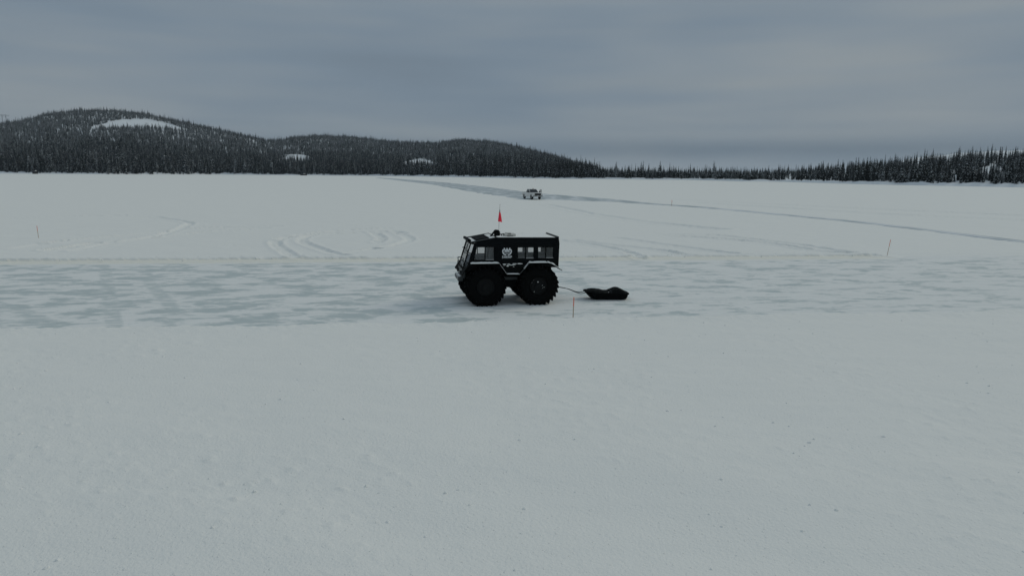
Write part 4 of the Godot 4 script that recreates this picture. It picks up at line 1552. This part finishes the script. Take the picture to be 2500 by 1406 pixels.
# ------------------------------------------------------------------ pickup
func make_truck() -> void:
	# local x forward, z to the truck's right
	var r := thing("pickup_truck", "white pickup truck with its driver door open on the far ice road", "truck", Vector3(3.75, 0.17, -139.6), deg_to_rad(-68.0))
	var body := begin()
	# lower body in slabs, with the wheel arches left open
	var hw := 0.98
	prism(body, [Vector2(-2.75, 0.62), Vector2(-2.12, 0.62), Vector2(-2.02, 0.92), Vector2(-1.75, 1.02), Vector2(-1.45, 0.92), Vector2(-1.35, 0.50), Vector2(1.38, 0.50), Vector2(1.48, 0.92), Vector2(1.78, 1.02), Vector2(2.08, 0.92), Vector2(2.18, 0.55), Vector2(2.85, 0.55), Vector2(2.90, 1.02), Vector2(2.78, 1.20), Vector2(1.30, 1.30), Vector2(1.02, 1.32), Vector2(-0.75, 1.30), Vector2(-0.80, 1.32), Vector2(-2.78, 1.32)], -hw, hw)
	part(r, "body", body, "truck_white")
	var bed := begin()
	box(bed, Vector3(-1.78, 1.325, 0), Vector3(1.8, 0.012, 1.6))
	part(r, "bed_liner", bed, "rubber")
	var cab := begin()
	# greenhouse: sloping posts and a roof
	var rf := [Vector3(0.45, 1.90, -0.72), Vector3(0.45, 1.90, 0.72), Vector3(-0.55, 1.92, 0.72), Vector3(-0.55, 1.92, -0.72)]
	var bt := [Vector3(1.12, 1.31, -0.90), Vector3(1.12, 1.31, 0.90), Vector3(-0.78, 1.31, 0.90), Vector3(-0.78, 1.31, -0.90)]
	box(cab, Vector3(-0.05, 1.925, 0), Vector3(1.08, 0.06, 1.50), Basis.IDENTITY, 0.025)
	for i in 4:
		bar(cab, bt[i], rf[i], 0.07)
	for s in [-1.0, 1.0]:
		bar(cab, Vector3(0.10, 1.31, s * 0.90), Vector3(0.0, 1.90, s * 0.72), 0.06)
	part(r, "cab", cab, "truck_white")
	var ws := begin()
	quad(ws, bt[0] + Vector3(-0.01, 0.02, 0.03), bt[1] + Vector3(-0.01, 0.02, -0.03), rf[1], rf[0])
	part(r, "windscreen", ws, "truck_glass")
	var bw := begin()
	quad(bw, bt[2], bt[3], rf[3], rf[2])
	part(r, "rear_window", bw, "truck_glass")
	for s in [-1.0, 1.0]:
		for q in [[0, 1.08, 0.42, 0.10, 0.02], [1, 0.08, 0.0, -0.74, -0.53]]:
			if s < 0 and q[0] == 0:
				continue
			var gl := begin()
			quad(gl, Vector3(q[1], 1.33, s * 0.895), Vector3(q[2], 1.88, s * 0.725), Vector3(q[4], 1.88, s * 0.725), Vector3(q[3], 1.33, s * 0.895))
			part(r, "side_window", gl, "truck_glass")
	# the driver's side is the one towards -z; its door stands open
	var dr := Node3D.new()
	dr.name = "open_door"
	dr.position = Vector3(1.05, 0, -0.985)
	dr.rotation.y = deg_to_rad(-62.0)
	r.add_child(dr)
	var dp := begin()
	box(dp, Vector3(-0.50, 0.93, 0), Vector3(0.98, 0.76, 0.08), Basis.IDENTITY, 0.02)
	part(dr, "door_panel", dp, "truck_white")
	var df := begin()
	bar(df, Vector3(-0.05, 1.30, 0), Vector3(-0.55, 1.86, 0.08), 0.05)
	bar(df, Vector3(-0.55, 1.86, 0.08), Vector3(-0.95, 1.87, 0.08), 0.05)
	bar(df, Vector3(-0.95, 1.87, 0.08), Vector3(-0.97, 1.30, 0), 0.05)
	part(dr, "window_frame", df, "truck_grey")
	var dw := begin()
	quad(dw, Vector3(-0.08, 1.31, 0), Vector3(-0.95, 1.31, 0), Vector3(-0.93, 1.84, 0.07), Vector3(-0.56, 1.84, 0.07))
	part(dr, "door_window", dw, "dark_glass")
	var di := begin()
	box(di, Vector3(-0.50, 0.60, -0.045), Vector3(0.7, 0.10, 0.03))
	part(dr, "lower_trim", di, "rubber")
	for s in [-1.0, 1.0]:
		var mr := begin()
		var base := Vector3(1.0, 1.40, s * 0.95)
		if s < 0:
			base += Vector3(0.0, 0, -0.05)
		bar(mr, base, base + Vector3(0.02, 0.02, s * 0.15), 0.05)
		box(mr, base + Vector3(0.03, 0.06, s * 0.25), Vector3(0.10, 0.26, 0.18))
		part(r, "mirror", mr, "rubber")
		var hl := begin()
		box(hl, Vector3(2.85, 1.03, s * 0.80), Vector3(0.10, 0.20, 0.28), Basis.IDENTITY, 0.02)
		part(r, "headlight", hl, "lamp_clear")
	var gr := begin()
	box(gr, Vector3(2.87, 1.0, 0), Vector3(0.08, 0.38, 1.26), Basis.IDENTITY, 0.02)
	var grille := part(r, "grille", gr, "rubber")
	var gb := begin()
	for y in [0.93, 1.07]:
		box(gb, Vector3(2.915, y, 0), Vector3(0.02, 0.015, 1.18))
	part(grille, "grille_bar", gb, "truck_grey")
	var bp := begin()
	box(bp, Vector3(2.92, 0.66, 0), Vector3(0.16, 0.24, 1.92), Basis.IDENTITY, 0.03)
	part(r, "bumper", bp, "truck_grey")
	var pl := begin()
	box(pl, Vector3(3.005, 0.66, 0), Vector3(0.01, 0.13, 0.32))
	part(r, "licence_plate", pl, "truck_white")
	var bc := Node3D.new()
	bc.name = "beacon"
	r.add_child(bc)
	var b1 := begin()
	cyl(b1, Vector3(-0.05, 1.955, -0.25), Vector3(-0.05, 2.02, -0.25), 0.09, 0.09, 12)
	part(bc, "base", b1, "rubber")
	var b2 := begin()
	cyl(b2, Vector3(-0.05, 2.02, -0.25), Vector3(-0.05, 2.12, -0.25), 0.08, 0.06, 12)
	part(bc, "lamp_dome", b2, "lamp_amber")
	for x in [-1.74, 1.78]:
		for s in [-1.0, 1.0]:
			var w := Node3D.new()
			w.name = "wheel"
			w.position = Vector3(x, 0.40, s * 0.84)
			w.rotation.y = 0.0 if s > 0 else PI
			r.add_child(w, true)
			var ty := begin(true)
			lathe_z(ty, [Vector2(0.25, 0.10), Vector2(0.28, 0.13), Vector2(0.36, 0.135), Vector2(0.395, 0.11), Vector2(0.40, 0.0), Vector2(0.395, -0.11), Vector2(0.36, -0.135), Vector2(0.25, -0.12)], 28)
			part(w, "tyre", ty, "rubber")
			var rm := begin()
			lathe_z(rm, [Vector2(0.255, 0.10), Vector2(0.235, 0.09), Vector2(0.20, 0.05), Vector2(0.08, 0.07), Vector2(0.0, 0.08)], 20)
			part(w, "rim", rm, "truck_grey")

# ------------------------------------------------------------------ marker stakes and loose snow
func make_stakes() -> void:
	var spots := [
		[Vector3(2.125, 0.10, -23.92), 0.74, Vector2(0.022, 0.0), "thin red-topped wooden stake at the road edge in front of the sled"],
		[Vector3(-34.30, 0.10, -50.8), 0.93, Vector2(-0.05, 0.0), "thin red-topped wooden stake standing alone on the snow at the left"],
		[Vector3(23.95, 0.10, -44.73), 1.0, Vector2(0.13, 0.0), "red-topped wooden stake leaning right at the end of the far snow ridge"],
		[Vector3(25.92, 0.10, -115.5), 0.95, Vector2(0.05, 0.0), "faint thin stake beside the distant darker strip right of the pickup"],
		[Vector3(15.4, 0.10, -489.0), 1.6, Vector2(0.05, 0.0), "tiny dark stake far out on the lake behind the pickup"]]
	for s in spots:
		var o := thing("marker_stake", s[3], "stake", s[0], 0.0, "marker stakes beside the ice roads")
		var h: float = s[1]
		var lean := Vector3(s[2].x, 1.0, s[2].y)
		var rad := 0.015 if s[0].z > -100.0 else 0.03
		var a := begin()
		cyl(a, lean * -0.15, lean * h * 0.58, rad, rad * 0.95, 8)
		part(o, "shaft", a, "stake_wood")
		var b := begin()
		cyl(b, lean * h * 0.58, lean * h, rad * 1.05, rad, 8)
		part(o, "painted_top", b, "stake_red")

func make_crumbs() -> void:
	# loose crumbs of wind crust and plough spill, far too many to count
	var rng := RandomNumberGenerator.new()
	rng.seed = 99
	var st := begin()
	blob(st, Vector3.ZERO, Vector3(1, 0.75, 1), rng, 0.18, 7, 5)
	st.generate_normals()
	var mesh := st.commit()
	mesh.surface_set_material(0, M["packed_snow"])
	var xs := []
	for i in 2000:
		var z := -rng.randf_range(7.0, 26.0)
		var x := rng.randf_range(-1.0, 1.0) * (8.0 + 0.8 * absf(z))
		if n_drift.get_noise_2d(x * 2.0 + 40.0, z * 2.0) < -0.05 + rng.randf_range(-0.3, 0.3):
			continue
		if road_st(x, z).y > near_edge(road_st(x, z).x) - 0.2:
			continue
		var s := 0.010 + 0.03 * pow(rng.randf(), 4.0)
		xs.append([x, crust(x, z) - 0.15 * s, z, s])
	for i in 700:
		var s := rng.randf_range(-34.0, 24.0)
		var t := far_edge(s) + 0.4 + rng.randfn(0.0, 0.35)
		var q := road_world(s, t)
		xs.append([q.x, crust(q.x, q.y) + 0.05, q.y, 0.012 + 0.05 * pow(rng.randf(), 3.0)])
	for i in 500:
		var s := rng.randf_range(-34.0, 34.0)
		var t := near_edge(s) + rng.randfn(0.1, 0.25)
		var q := road_world(s, t)
		xs.append([q.x, 0.03, q.y, 0.01 + 0.03 * pow(rng.randf(), 3.0)])
	var mm := MultiMesh.new()
	mm.transform_format = MultiMesh.TRANSFORM_3D
	mm.mesh = mesh
	mm.instance_count = xs.size()
	for i in xs.size():
		var d: Array = xs[i]
		mm.set_instance_transform(i, Transform3D(Basis(Vector3(rng.randf(), rng.randf() + 0.2, rng.randf()).normalized(), rng.randf() * TAU).scaled(Vector3.ONE * d[3]), Vector3(d[0], d[1], d[2])))
	var o := MultiMeshInstance3D.new()
	o.name = "snow_crumbs"
	o.multimesh = mm
	o.set_meta("kind", "stuff")
	tag(o, "loose crumbs of snow strewn over the lake and road ridge", "snow")
	add_child(o)
